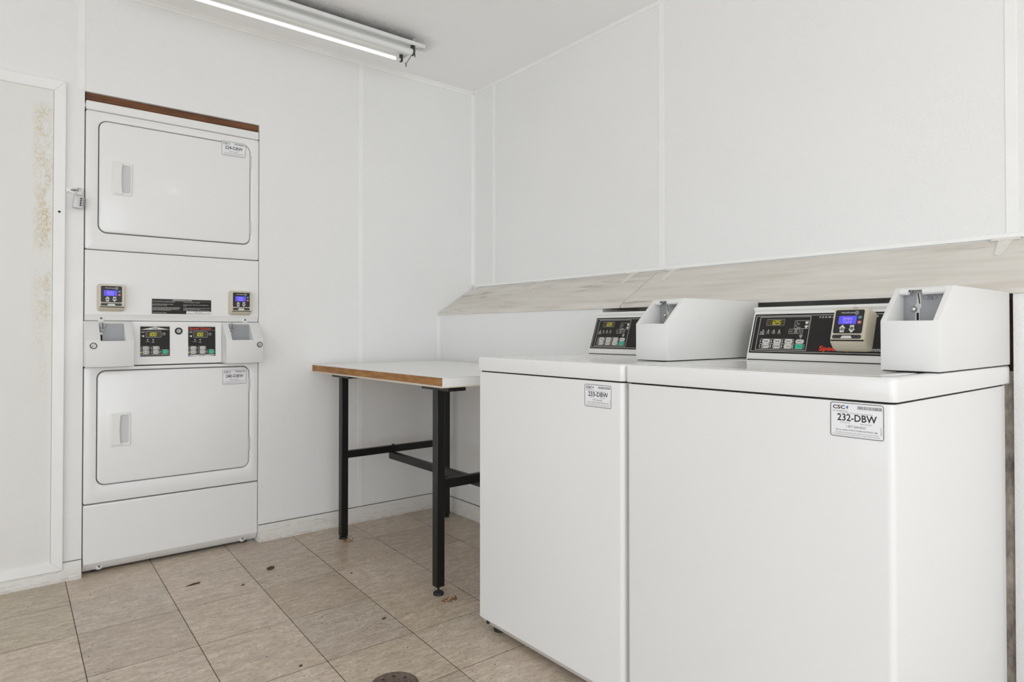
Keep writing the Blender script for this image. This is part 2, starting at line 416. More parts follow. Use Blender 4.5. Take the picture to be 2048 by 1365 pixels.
# panel joint strips, corner and ceiling mouldings
n_ = [0]
def trim(bm, m='trim', bevel=.001):
    n_[0] += 1; return struct('trim_%d' % n_[0], bm, M[m], bevel=bevel)
for x, z0 in ((.279, HZ + .002), (1.517, .08)):
    bm = nb(); fbox(bm, FY, x - .013, z0, x + .013, CE - .012, -WA, -WA + .0022); trim(bm)
for y in (2.947, 1.752, .524, -.70):
    bm = nb(); fbox(bm, FW, -y - .014, 1.279, -y + .014, CE - .012, -WB, -WB + .0022); trim(bm)
bm = nb(); prism(bm, FX, [(WB, WA), (WB - .017, WA), (WB - .017, WA - .003), (WB - .004, WA - .006), (WB - .003, WA - .02), (WB, WA - .02)], 1.279, CE - .012); trim(bm, bevel=0)
bm = nb(); prism(bm, FX, [(WL, WA), (WL - .016, WA), (WL - .016, WA - .003), (WL - .004, WA - .005), (WL - .003, WA - .014), (WL, WA - .014)], .08, 1.09); trim(bm, bevel=0)
bm = nb(); prism(bm, Fr((0, 0, 0), (0, 1, 0), (0, 0, 1)), [(WA, CE), (WA - .018, CE), (WA - .016, CE - .006), (WA - .006, CE - .013), (WA - .004, CE - .022), (WA, CE - .022)], X0, WB); trim(bm, bevel=0)
bm = nb(); prism_y(bm, [(WB, CE), (WB - .012, CE), (WB - .010, CE - .005), (WB - .005, CE - .009), (WB - .003, CE - .014), (WB, CE - .014)], Y0, WA - .02); trim(bm, bevel=0)
bm = nb(); prism_y(bm, [(WB, 1.282), (WB - .004, 1.282), (WB - .007, 1.279), (WB - .007, 1.268), (WB, 1.266)], Y0, WA - .02); trim(bm, bevel=0)
# brown timber over the dryers
bm = nb(); box(bm, HX0 + .001, WA + .012, 1.9615, HX1 - .001, WA + .08, HZ - .001); struct('trim_header', bm, M['timber'], bevel=.006)
# baseboards
pr = lambda h: [(0, 0), (-.015, 0), (-.0155, .014), (-.012, .018), (-.012, h * .55), (-.0095, h * .7), (-.0075, h - .004), (-.004, h), (0, h)]
FA = Fr((0, WA, 0), (0, 1, 0), (0, 0, 1))
bm = nb(); prism(bm, FA, pr(.078), HX1 + .001, WL); bb = struct('baseboard_back', bm, M['base'])
bm = nb(); prism(bm, FA, [(-.0042, .0778), (-.0028, .081), (-.0004, .081), (-.0004, .0778)], HX1 + .002, WL - .001); obj('shadow_line', bm, M['shadowseam'], bb)  # dark strip along each baseboard top, standing in for the shadow gap
bm = nb(); prism(bm, FA, pr(.073), .2225, HX0 - .001); prism(bm, FA, pr(.046), X0, .2225); bb = struct('baseboard_back_left', bm, M['base'])
bm = nb(); prism(bm, FA, [(-.0042, .0728), (-.0028, .075), (-.0004, .075), (-.0004, .0728)], .2280, HX0 - .002); obj('shadow_line', bm, M['shadowseam'], bb)
bm = nb(); prism(bm, FY, [(WL + a, b) for a, b in pr(.078)], -(WA - .016), -RY1 - .001); bb = struct('baseboard_right', bm, M['base'])
bm = nb(); prism(bm, FY, [(WL - .0042, .0778), (WL - .0028, .081), (WL - .0004, .081), (WL - .0004, .0778)], -(WA - .017), -RY1 - .002); obj('shadow_line', bm, M['shadowseam'], bb)

# flush white door left of the dryers: stained panel with mitred trim all round
bm = nb(); fbox(bm, FY, -.62, .082, .187, 1.966, -WA + .0005, -WA + .008)
d1 = struct('door_1', bm, M['door'])
bm = nb()
o_, i_, q = (-.665, .0475, .2275, 2.007), (-.620, .083, .188, 1.965), .018
for k in range(4):
    oc = [(o_[0], o_[1]), (o_[2], o_[1]), (o_[2], o_[3]), (o_[0], o_[3])]; ic = [(i_[0], i_[1]), (i_[2], i_[1]), (i_[2], i_[3]), (i_[0], i_[3])]
    a, b, c_, d = oc[k], oc[(k + 1) % 4], ic[(k + 1) % 4], ic[k]
    prism(bm, FY, [a, b, c_, d], -WA + .0006, -WA + q)
obj('door_trim', bm, M['trim'], d1, bevel=.002)
bm = nb(); prism(bm, FY, circ(.2075, 1.481, .0045, 12), -WA + .017, -WA + .0186); obj('screw_hole', bm, M['gap'], d1)

# hasp and combination padlock
H = thing('hasp_latch', 'white painted steel hasp between the flush door and the dryer opening', 'latch', (.255, WA, 1.575))
bm = nb()
pl = [(.2285, 1.590), (.236, 1.584), (.240, 1.5815), (.246, 1.584), (.268, 1.5835), (.284, 1.579), (.287, 1.570), (.284, 1.560), (.262, 1.5595), (.248, 1.562), (.240, 1.568), (.236, 1.567), (.2285, 1.563)]
prism(bm, FY, pl, -WA + .0005, -WA + .012); obj('hasp_plate', bm, M['trim'], H, H, bevel=.001)
bm = nb(); fbox(bm, FY, .2455, 1.5725, .272, 1.578, -WA + .0121, -WA + .0124); obj('hasp_slot', bm, M['gap'], H, H)
bm = nb(); tube(bm, [(.2495, WA - .011, 1.5755), (.2495, WA - .026, 1.5755), (.254, WA - .0305, 1.5755), (.263, WA - .0305, 1.5755), (.268, WA - .026, 1.5755), (.268, WA - .011, 1.5755)], .0028); obj('staple', bm, M['chrome'], H, H)
P = thing('padlock', 'silver four-dial combination padlock hanging from the hasp beside the dryer', 'padlock', (.272, WA - .018, 1.50))
Fp = Fr((.2715, WA - .013, 1.527), (.995, 0, -.09), (.09, 0, .995))
bm = nb(); slab(bm, Fp, -.0185, -.026, .0165, .0235, .002, 0, .018, .0015); obj('lock_body', bm, M['steel'], P, P)
bm = nb()
pts = [Fp.p(-.0135, .024, .009), Fp.p(-.0135, .042, .009)]
pts += [Fp.p(-.0015 - .012 * math.cos(a), .044 + .012 * math.sin(a), .009) for a in [PI * k / 8 for k in range(9)]] + [Fp.p(.0105, .042, .009), Fp.p(.0105, .024, .009)]
tube(bm, pts, .0027); obj('shackle', bm, M['chrome'], P, P)
for k in range(4):
    zc = .0135 - .0088 * k
    bm = nb(); slab(bm, Fp, .0035, zc - .0032, .0085, zc + .0032, .0015, .0181, .0188); obj('dial_window', bm, M['gap'], P, P)
    bm = nb(); cyl(bm, Fp.p(.0135, zc - .003, .010), Fp.p(.0135, zc + .003, .010), .0092, 16); obj('number_dial', bm, M['plate'], P, P)

# sloped plank covers over the plumbing recess, strap-hinged to the wall
def plank(name, y0, y1, hinges, label):
    t = thing(name, label, 'ledge', (2.12, (y0 + y1) / 2, 1.15), 'sloped plank covers along the right wall')
    bm = nb(); prism_y(bm, [(2.002, 1.0975), (2.002, 1.1105), (2.2485, 1.2635), (2.2485, 1.246), (2.022, 1.0975)], y0, y1)
    obj('plank_board', bm, M['plank'], t, t, bevel=.0015)
    Fs = Fr((2.2485, 0, 1.2636), (0, -1, 0), (.2465, 0, .153)); L = math.hypot(.2465, .153)
    for y in hinges:
        bm = nb(); a = -y
        cyl(bm, (2.2425, y - .034, 1.2645), (2.2425, y + .034, 1.2645), .0048, 12)
        prism(bm, Fs, [(a - .018, -.01), (a - .0085, -.325), (a - .004, -.34), (a + .004, -.34), (a + .0085, -.325), (a + .018, -.01)], .0006, .0026)
        obj('strap_hinge', bm, M['hinge'], t, t, smooth=30)
    return t
plank('plank_cover', 1.773, 3.146, (3.115, 2.535, 1.905), 'whitewashed sloping plank cover above the table and far washer')
plank('plank_cover', Y0 + .03, 1.768, (1.685, .537), 'long whitewashed sloping plank cover behind the near washer')

# ------------------------------------------------------------------ fluorescent fixture
L = thing('fluorescent_light', 'white two-tube fluorescent strip light under the ceiling', 'ceiling light', (1.0, 2.78, CE))
xa, xb = .34, 1.60
FZ = Fr((0, 0, 0), (0, 1, 0), (0, 0, 1))          # a=y b=z depth=+x
bm = nb(); prism(bm, FZ, [(2.80, CE - .0005), (2.80, 2.404), (2.735, 2.398), (2.735, 2.392), (2.765, 2.378), (2.79, 2.374), (2.82, 2.380), (2.875, 2.396), (2.875, CE - .0005)], xa, xb)
obj('housing', bm, M['fixture'], L, L, smooth=20)
bm = nb(); prism(bm, FZ, [(2.735, 2.410), (2.735, 2.394), (2.690, 2.3835), (2.6735, 2.3795), (2.6735, 2.3715), (2.670, 2.3715), (2.670, 2.389), (2.69, 2.3935)], xa - .01, xb + .022)
obj('reflector', bm, M['fixture'], L, L, smooth=20)
bm = nb(); cyl(bm, (xa + .03, 2.826, 2.3555), (xb - .055, 2.826, 2.3555), .0082, 20); obj('lit_tube', bm, M['tubelit'], L, L, label='glowing fluorescent tube')
bm = nb(); cyl(bm, (xb - .055, 2.826, 2.3555), (xb - .022, 2.826, 2.3555), .0083, 20); obj('tube_cap', bm, M['tube'], L, L)
bm = nb(); cyl(bm, (xa + .03, 2.7115, 2.355), (xb - .03, 2.7115, 2.355), .0150, 24); obj('dark_tube', bm, M['tube'], L, L, label='unlit white fluorescent tube')
for y, zz, r in ((2.826, 2.3555, .010), (2.7115, 2.355, .0155)):
    for x in (xb - .030, xa + .018):
        bm = nb(); prism(bm, FZ, [(y - r * .75, 2.392), (y - r, zz), (y - r * .6, zz - r), (y + r * .6, zz - r), (y + r, zz), (y + r * .75, 2.392)], x, x + .012)
        obj('lamp_holder', bm, M['socket'], L, L, bevel=.001)
bm = nb(); box(bm, xb - .002, 2.74, 2.376, xb + .003, 2.87, CE - .001); obj('end_plate', bm, M['fixture'], L, L)
bm = nb()
tube(bm, [(xb + .004, 2.836, 2.352), (xb + .006, 2.83, 2.345), (xb + .006, 2.80, 2.358), (xb + .006, 2.772, 2.372)], .0016, 6)
tube(bm, [(xb + .006, 2.83, 2.347), (xb + .006, 2.829, 2.330)], .0026, 6); tube(bm, [(xb + .006, 2.745, 2.372), (xb + .006, 2.742, 2.350)], .0026, 6)
obj('wire', bm, M['socket'], L, L)
# round ceiling lamp behind the camera
L2 = thing('ceiling_lamp', 'round white glass ceiling lamp near the doorway', 'ceiling light', (1.30, -.28, CE))
bm = nb(); cyl(bm, (1.30, -.28, CE - .025), (1.30, -.28, CE - .0005), .13, 32); obj('lamp_base', bm, M['fixture'], L2, L2)
bm = nb(); loft(bm, Fr((1.30, -.28, CE - .025), (1, 0, 0), (0, -1, 0)), [(circ(0, 0, .12 * math.cos(a), 32), .07 * math.sin(a)) for a in [PI / 2 * k / 8 * .97 for k in range(9)]])
obj('lamp_glass', bm, M['glow'], L2, L2)

# ------------------------------------------------------------------ shared small parts
def sticker(F, x0, y0, x1, y1, d, code, parent, root):
    w, h = x1 - x0, y1 - y0
    X = lambda u: x0 + u * w
    Y = lambda v: y0 + v * h
    bm = nb(); slab(bm, F, x0, y0, x1, y1, .05 * w, d, d + .0005); s = obj('number_sticker', bm, M['sticker'], parent, root, label='white machine number sticker')
    e = d + .0007
    bm = nb(); outline(bm, F, x0, y0, x1, y1, .011 * w, .05 * w, e); decal('sticker_border', bm, M['ink'], s, root)
    bm = nb()
    text(bm, F, 'CSC', X(.05), Y(.815), .105 * h, e, .235 * w, bold=.03)
    text(bm, F, code, X(.135), Y(.475), .20 * h, e, .74 * w, bold=.016)
    decal('sticker_lettering', bm, M['ink'], s, root)
    bm = nb()
    text(bm, F, 'ServiceWorks', X(.05), Y(.735), .045 * h, e, .28 * w)
    text(bm, F, 'Please use this number when reporting service', X(.18), Y(.69), .032 * h, e, .62 * w)
    text(bm, F, 'For Service:', X(.20), Y(.405), .036 * h, e, .18 * w); text(bm, F, 'Para Servicio:', X(.57), Y(.40), .036 * h, e, .22 * w)
    text(bm, F, '1-877-264-6622', X(.31), Y(.285), .065 * h, e, .36 * w, bold=.004)
    text(bm, F, 'Visit our website WWW.CSCSERVICEWORKS.COM', X(.10), Y(.185), .045 * h, e, .78 * w, bold=.006)
    text(bm, F, 'This machine is the property of the operator and may not be removed', X(.10), Y(.115), .034 * h, e, .80 * w)
    text(bm, F, 'For refunds please call the number above or report online at any time', X(.05), Y(.06), .034 * h, e, .88 * w)
    text(bm, F, 'CSC-0117', X(.965), Y(.15), .03 * w, e, .22 * h, rot=1)
    decal('sticker_small_print', bm, M['greyink'], s, root)
    bm = nb(); rr = random.Random(code); u = .52
    while u < .945:
        a = rr.uniform(.006, .02); flat(bm, F, [(X(u), Y(.83)), (X(u + a), Y(.83)), (X(u + a), Y(.925)), (X(u), Y(.925))], e); u += a + rr.uniform(.006, .014)
    decal('barcode', bm, M['greyink'], s, root)
    bm = nb(); flat(bm, F, [(X(.32), Y(.82)), (X(.345), Y(.86)), (X(.345), Y(.93)), (X(.32), Y(.90)), (X(.30), Y(.87))], e)
    flat(bm, F, [(X(.325), Y(.81)), (X(.345), Y(.83)), (X(.335), Y(.84))], e); decal('droplet_mark', bm, M['blue'], s, root)
    return s

def reader(F, cx, cy, parent, root, w=.101, h=.1135, D=.036):
    x0, x1, y0, y1 = cx - w / 2, cx + w / 2, cy - h / 2, cy + h / 2
    bm = nb()
    fy0 = y0 + .0195
    R = lambda i, j, d, r: (rrect(x0 + i, y0 + j, x1 - i, y1 - i * .7, r, 5), d)
    loft(bm, F, [R(0, 0, 0, .012), R(.0012, .0015, D * .35, .012), R(.003, .008, D * .75, .010), R(.0050, .0165, D - .003, .007), R(.0065, .0195, D, .006)])
    t = obj('card_reader', bm, M['cream'], parent, root, label='cream card reader')
    a0, a1, b0, b1 = x0 + .0065, x1 - .0065, fy0, y1 - .0048
    X = lambda u: a0 + u * (a1 - a0)
    Y = lambda v: b1 - v * (b1 - b0)
    d = D
    bm = nb(); slab(bm, F, X(.05), Y(.80), X(.90), Y(.05), .004, d, d + .0008); obj('keypad', bm, M['keypad'], t, root)
    bm = nb(); fbox(bm, F, X(.0) + .002, Y(1.035), X(1) - .002, Y(1.0), d - .004, d + .0002); obj('seam', bm, M['gap'], t, root)
    e = d + .0012
    bm = nb(); slab(bm, F, X(.17), Y(.505), X(.70), Y(.245), .001, d + .0005, e); obj('screen', bm, M['lcd'], t, root, label='lit blue screen')
    bm = nb(); text(bm, F, 'Swipe', X(.435), Y(.365), .0078, e + .0003, .024, 'C'); text(bm, F, 'Card', X(.435), Y(.475), .0078, e + .0003, .021, 'C'); decal('screen_lettering', bm, M['lcdtext'], t, root)
    for v0, v1, m_, sgn in ((.345, .245, 'gkey', 1), (.50, .40, 'rkey', 0)):
        bm = nb(); slab(bm, F, X(.735), Y(v0), X(.855), Y(v1), .0008, d + .0005, e); obj('key', bm, M[m_], t, root)
    bm = nb()
    uc, vc = X(.795), Y(.295)
    flat(bm, F, [(uc - .0028, vc), (uc - .001, vc - .0024), (uc + .0034, vc + .0024), (uc + .0026, vc + .003), (uc - .0009, vc - .0006), (uc - .0022, vc + .0008)], e + .0003)
    uc, vc = X(.795), Y(.45)
    for s in (1, -1): flat(bm, F, [(uc - .0026, vc - s * .0016), (uc - .0016, vc - s * .0026), (uc + .0026, vc + s * .0016), (uc + .0016, vc + s * .0026)], e + .0003)
    # arrows
    for uc, s in ((X(.315), 1), (X(.60), -1)):
        vc = Y(.655); k = .0088
        pl = [(-.62, -1.1), (.62, -1.1), (.62, .1), (1.0, .1), (0, 1.25), (-1.0, .1), (-.62, .1)]
        flat(bm, F, [(uc + a * k, vc + s * b * k) for a, b in (pl if s == 1 else pl[::-1])], e)
    text(bm, F, 'WaveReader', X(.22), Y(.165), .0042, e, .037, bold=.004)
    decal('keypad_print', bm, M['white'], t, root)
    bm = nb()
    for uc, s in ((X(.315), 1), (X(.60), -1)):
        vc = Y(.655) - s * .001; k = .0037
        flat(bm, F, rrect(uc - k, vc - k, uc + k, vc + k, .0008), e + .0002)
    decal('arrow_centre', bm, M['keypad'], t, root)
    bm = nb()
    for uc, s in ((X(.315), 1), (X(.60), -1)):
        vc = Y(.655) - s * .001; k = .0024
        flat(bm, F, [(uc - k, vc - .0006), (uc + k, vc - .0006), (uc + k, vc + .0006), (uc - k, vc + .0006)], e + .0004)
        if s == 1: flat(bm, F, [(uc - .0006, vc - k), (uc + .0006, vc - k), (uc + .0006, vc + k), (uc - .0006, vc + k)], e + .0004)
    decal('arrow_sign', bm, M['white'], t, root)
    bm = nb(); flat(bm, F, circ(X(.685), Y(.15), .0055, 20), e); decal('round_logo', bm, M['plate'], t, root)
    bm = nb(); uc, vc = X(.685), Y(.15)
    for s in (-1, 0, 1): flat(bm, F, [(uc - .0042, vc + s * .0021 - .0008), (uc, vc + s * .0021 + .0004), (uc + .0042, vc + s * .0021 - .0006), (uc + .004, vc + s * .0021 + .0003), (uc, vc + s * .0021 + .0013), (uc - .004, vc + s * .0021 + .0001)], e + .0002)
    decal('round_logo_lines', bm, M['keypad'], t, root)
    bm = nb(); slab(bm, F, X(.05), Y(.965), X(.90), Y(.845), .0045, d, d + .0008); obj('button_strip', bm, M['keypad'], t, root)
    bm = nb(); flat(bm, F, [(X(.30), Y(.955)), (X(.64), Y(.955)), (X(.60), Y(.875)), (X(.345), Y(.875))], d + .001); decal('card_slot', bm, M['white'], t, root)
    bm = nb()
    for u0, u1, s in ((.085, .28, -1), (.665, .865, 1)):
        cx_, cy_ = X((u0 + u1) / 2), Y(.905); hw = X(u1) - cx_
        A = circ(cx_, cy_, hw, 18, .0036); B = circ(cx_, cy_, hw - .0008, 18, .0028)
        va = [bm.verts.new(F.p(a, b, d + .001)) for a, b in A]; vb = [bm.verts.new(F.p(a, b, d + .001)) for a, b in B]
        for i in range(18): bm.faces.new((va[i], va[(i + 1) % 18], vb[(i + 1) % 18], vb[i]))
    decal('button_outline', bm, M['greyink'], t, root)
    return t

SEG = {'0': 'abcdef', '1': 'bc', '2': 'abged', '3': 'abgcd', '5': 'afgcd'}
def digits(bm, F, s, x0, y0, x1, y1, d):
    n = len(s); cw = (x1 - x0) / n; h = y1 - y0; t = h * .13; sl = .12
    for i, ch in enumerate(s):
        a0 = x0 + cw * i + cw * .1; a1 = x0 + cw * (i + 1) - cw * .1; m = (y0 + y1) / 2
        R = {'a': (a0, y1 - t, a1, y1), 'd': (a0, y0, a1, y0 + t), 'g': (a0, m - t / 2, a1, m + t / 2), 'f': (a0, m, a0 + t, y1), 'e': (a0, y0, a0 + t, m), 'b': (a1 - t, m, a1, y1), 'c': (a1 - t, y0, a1, m)}
        for k in SEG[ch]:
            q = R[k]; sh = lambda y: (y - y0) * sl
            flat(bm, F, [(q[0] + sh(q[1]), q[1]), (q[2] + sh(q[1]), q[1]), (q[2] + sh(q[3]), q[3]), (q[0] + sh(q[3]), q[3])], d)

# ------------------------------------------------------------------ stacked dryers
D = thing('stacked_dryer', 'tall white stacked pair of coin dryers built into the back wall', 'dryer', (.642, WA + .3, 0))
DF = 3.148
F = Fr((0, DF, 0), (1, 0, 0), (0, 0, 1))           # the dryers' front
dx0, dx1 = .2955, .9895
bm = nb(); box(bm, dx0 + .004, DF + .024, .02, dx1 - .004, DF + .62, 1.95); obj('cabinet', bm, M['gap'], D, D)
for x in (dx0 + .05, dx1 - .05):
    for y in (DF + .06, DF + .56):
        bm = nb(); cyl(bm, (x, y, 0), (x, y, .02), .018); obj('levelling_foot', bm, M['rubber'], D, D)
bm = nb(); slab(bm, F, dx0, 1.9195, dx1, 1.957, .006, -.025, 0, .006); obj('top_panel', bm, M['enamel'], D, D)
def dryer_front(z0, z1, dz0, dz1, hz, hinges, code, sx, sz, nm):
    bm = nb(); plate_hole(bm, F, (dx0, z0, dx1, z1), (.3395, dz0, .9505, dz1), -.025, 0, .004, ro=.008, ri=.033, n=8)
    obj('front_panel', bm, M['enamel'], D, D)
    bm = nb(); slab(bm, F, .3365, dz0 - .003, .9535, dz1 + .003, .03, -.022, -.010); obj('door_gasket', bm, M['seal'], D, D, label='grey gap round the dryer door')
    bm = nb(); slab(bm, F, .3430, dz0 + .004, .9470, dz1 - .004, .030, -.0095, .0035, .0045, n=8); dr = obj(nm, bm, M['enamel'], D, D)
    # recessed pull
    hx0, hx1, h0, h1 = .3875, .4615, hz - .070, hz + .070
    bm = nb(); plate_hole(bm, F, (hx0, h0, hx1, h1), (hx0 + .036, h0 + .012, hx1 - .006, h1 - .012), .003, .0085, .0025, ro=.006, ri=.006, n=5)
    obj('door_handle', bm, M['plastic'], dr, D)
    bm = nb()
    slab(bm, F, hx0 + .0345, h0 + .010, hx1 - .004, h1 - .010, .006, .0036, .0039); obj('handle_pocket', bm, mat('pocket_grey', (206, 206, 206), .4), dr, D)
    bm = nb(); prism(bm, F, [(hx0 + .006, h0 + .006), (hx0 + .041, h0 + .006), (hx0 + .0365, h0 + .02), (hx0 + .034, hz), (hx0 + .0365, h1 - .02), (hx0 + .041, h1 - .006), (hx0 + .006, h1 - .006), (hx0 + .003, hz)], .008, .0125)
    obj('handle_grip', bm, M['plastic'], dr, D, bevel=.002)
    for a, b in hinges:
        bm = nb(); cyl(bm, F.p(.9495, a, .001), F.p(.9495, b, .001), .0032, 12); obj('door_hinge', bm, M['steel'], dr, D)
    sticker(F, sx, sz, sx + .106, sz + .0655, .0036, code, dr, D)
dryer_front(1.3425, 1.9165, 1.412, 1.8825, 1.6465, ((1.775, 1.836), (1.465, 1.525)), '224-DBW', .8205, 1.8195, 'upper_door')
dryer_front(.2925, .8545, .363, .8400, .590, ((.722, .781), (.444, .503)), '240-DBW', .8285, .7575, 'lower_door')
# middle panel, bent in along its bottom
FS = Fr((0, 0, 0), (0, 1, 0), (0, 0, 1))           # a=y b=z depth=+x
bm = nb(); prism(bm, FS, [(DF + .025, 1.3395), (DF + .004, 1.3395), (DF, 1.3355), (DF, 1.0735), (DF + .002, 1.0705), (DF + .010, 1.0475), (DF + .025, 1.0475)], dx0, dx1)
obj('middle_panel', bm, M['enamel'], D, D, smooth=30, bevel=.0015)
for x in (.3545, .931):
    bm = nb(); cyl(bm, (x, DF + .009, 1.0565), (x, DF + .0032, 1.0570), .0062, 18, .0045); obj('panel_screw', bm, M['screw'], D, D)
    bm = nb(); cyl(bm, (x, DF + .010, 1.0565), (x, DF + .0047, 1.0570), .015, 20, .010); obj('screw_dimple', bm, M['enamel'], D, D)
# kick panel with a tapered toe
bm = nb(); prism(bm, FS, [(DF + .03, .2875), (DF + .004, .2875), (DF, .2835), (DF, .048), (DF + .006, .040), (DF + .022, .016), (DF + .03, .012), (DF + .05, .012), (DF + .05, .2875)], dx0, dx1)
obj('kick_panel', bm, M['enamel'], D, D, smooth=30, bevel=.0025)
for x in (.3545, .9265):
    bm = nb(); cyl(bm, (x, DF + .022, .026), (x, DF + .0136, .0266), .016, 20, .010); obj('screw_dimple', bm, M['enamel'], D, D)
    bm = nb(); cyl(bm, (x, DF + .016, .026), (x, DF + .0118, .0266), .0062, 16, .005); obj('panel_screw', bm, M['screw'], D, D)
# control fascia
bm = nb(); prism(bm, FS, [(DF + .025, 1.0455), (DF + .002, 1.0455), (DF - .006, .8590), (DF + .025, .8590)], .4635, .8255); obj('control_fascia', bm, M['enamel'], D, D, bevel=.002)
FP = Fr((0, DF + .002 - .008 * (1.0455 - 0) / .1865, 0), (1, 0, 0), (0, .0429, 1))   # on the slightly tilted fascia
FP = Fr((0, DF - .006 - .0429 * .859, 0), (1, 0, 0), (0, .0429, 1))
def dryer_controls(x0, x1, y0, y1, upper):
    w, h = x1 - x0, y1 - y0
    X = lambda u: x0 + u * w
    Y = lambda v: y1 - v * h
    bm = nb(); fbox(bm, FP, x0, y0, x1, y1, 0, .0012); t = obj('control_panel', bm, M['black'], D, D, label='black dryer control panel')
    e = .0014
    bm = nb(); flat(bm, FP, [(X(0), Y(.042)), (X(1), Y(.042)), (X(1), Y(0)), (X(0), Y(0))], e); decal('top_stripe', bm, M['white'], t, D); bm = nb()
    if upper:
        flat(bm, FP, [(X(0), Y(.145)), (X(.99), Y(.138)), (X(.5), Y(.052))], e); decal('title_chevron', bm, M['white'], t, D); bm = nb()
        flat(bm, FP, [(X(0), Y(.962)), (X(1), Y(.962)), (X(1), Y(.952)), (X(0), Y(.952))], e)
    else:
        flat(bm, FP, [(X(0), Y(.165)), (X(1), Y(.165)), (X(1), Y(.148)), (X(0), Y(.148))], e); decal('title_stripe', bm, M['greyink'], t, D); bm = nb()
        flat(bm, FP, [(X(0), Y(.955)), (X(1), Y(.955)), (X(.93), Y(.985)), (X(.65), Y(1.0)), (X(.35), Y(1.0)), (X(.07), Y(.985))][::1], e)
    decal('bottom_stripe', bm, M['white'], t, D)
    bm = nb()
    if upper: text(bm, FP, 'UPPER', X(.5), Y(.128), .045 * h, e + .0003, .2 * w, 'C', bold=.01)
    else: text(bm, FP, 'LOWER', X(.5), Y(.998), .035 * h, e + .0003, .23 * w, 'C', bold=.01)
    decal('panel_word', bm, M['ink'], t, D)
    if not upper:
        bm = nb(); text(bm, FP, 'Speed Queen', X(.04), Y(.128), .062 * h, e, .80 * w, bold=.02); decal('maker_lettering', bm, M['red'], t, D)
    bm = nb(); outline(bm, FP, X(.18), Y(.395), X(.71), Y(.185), .0014, .003, e + .0002); decal('display_frame', bm, M['plate'], t, D)
    bm = nb(); slab(bm, FP, X(.195), Y(.385), X(.695), Y(.195), .002, .0005, e); obj('display', bm, M['amber'], t, D)
    bm = nb(); digits(bm, FP, '100', X(.25), Y(.355), X(.535), Y(.235), e + .0003); decal('display_digits', bm, M['digit'], t, D)
    e2 = e
    bm = nb()
    A, B = circ(X(.795), Y(.285), .0058, 20), circ(X(.795), Y(.285), .0050, 20)
    va = [bm.verts.new(FP.p(a, b, e2)) for a, b in A]; vb = [bm.verts.new(FP.p(a, b, e2)) for a, b in B]
    for i in range(20): bm.faces.new((va[i], va[(i + 1) % 20], vb[(i + 1) % 20], vb[i]))
    flat(bm, FP, [(X(.79), Y(.28)), (X(.80), Y(.28)), (X(.80), Y(.25)), (X(.79), Y(.25))], e2); flat(bm, FP, [(X(.79), Y(.285)), (X(.825), Y(.285)), (X(.825), Y(.275)), (X(.79), Y(.275))], e2)
    for v in (.205, .23): flat(bm, FP, [(X(.03), Y(v + .008)), (X(.11), Y(v + .008)), (X(.11), Y(v)), (X(.03), Y(v))], e2)
    flat(bm, FP, [(X(.125), Y(.24)), (X(.135), Y(.24)), (X(.135), Y(.18)), (X(.125), Y(.18))], e2)
    flat(bm, FP, circ(X(.105), Y(.35), .003, 12, .0045), e2); flat(bm, FP, [(X(.03), Y(.33)), (X(.085), Y(.35)), (X(.08), Y(.36)), (X(.03), Y(.345))], e2)
    decal('panel_icons', bm, M['white'], t, D); bm = nb()
    text(bm, FP, 'DRYING', X(.245), Y(.535), .017 * h, e2, .13 * w, 'C', bold=.01); 
    decal('drying_caption', bm, M['white'], t, D); bm = nb()
    text(bm, FP, 'COOL', X(.43), Y(.535), .017 * h, e2, .08 * w, 'C', bold=.01); text(bm, FP, 'DOWN', X(.43), Y(.565), .017 * h, e2, .1 * w, 'C', bold=.01)
    decal('cool_down_caption', bm, M['white'], t, D); bm = nb()
    pos = [(.075, .285, .685, .785), (.415, .625, .685, .785), (.075, .285, .815, .92), (.415, .625, .815, .92)]
    for u0, u1, v0, v1 in pos + [(.74, .935, .80, .915)]:
        outline(bm, FP, X(u0 - .055), Y(v1 + .012), X(u1 + .025), Y(v0 - .012), .0008, .005, e2)
    decal('button_outlines', bm, M['white'], t, D)
    for u, v, r in ((.245, .468, .0026), (.43, .468, .0026), (.03, .735, .0017), (.365, .735, .0017), (.365, .865, .0017), (.685, .86, .0019)):
        bm = nb(); flat(bm, FP, circ(X(u), Y(v), r, 14), e2); decal('indicator', bm, M['led'], t, D)
    bm = nb(); flat(bm, FP, circ(X(.025), Y(.87), .0024, 14), e2); decal('indicator_lit', bm, M['ledlit'], t, D, label='lit yellow-green indicator')
    for i, (u0, u1, v0, v1) in enumerate(pos):
        bm = nb(); slab(bm, FP, X(u0), Y(v1), X(u1), Y(v0), .006, .0005, e + .001); b = obj('button', bm, M['pill'], t, D)
        bm = nb(); text(bm, FP, ('HIGH', 'LOW', 'MED', 'NO HEAT')[i], X(u0 + .075), Y(v0 + .066), .028 * h, e + .0013, .075 * w, 'C', bold=.012)
        k = (X(u1) - .0055, Y((v0 + v1) / 2)); flat(bm, FP, circ(k[0], k[1] - .002, .0018, 10), e + .0013); flat(bm, FP, [(k[0] - .0009, k[1]), (k[0] + .0009, k[1]), (k[0] + .0009, k[1] + .0042), (k[0] - .0009, k[1] + .0042)], e + .0013)
        decal('button_print', bm, M['ink'], b, D)
    bm = nb(); slab(bm, FP, X(.74), Y(.915), X(.935), Y(.80), .007, .0005, e + .001); b = obj('start_button', bm, M['green'], t, D, label='green start button')
    bm = nb(); text(bm, FP, 'START', X(.8375), Y(.877), .032 * h, e + .0013, .12 * w, 'C', bold=.008); decal('button_print', bm, M['gkey'], b, D)
dryer_controls(.4962, .6098, .8945, 1.0290, True)
dryer_controls(.6840, .7975, .8915, 1.0290, False)
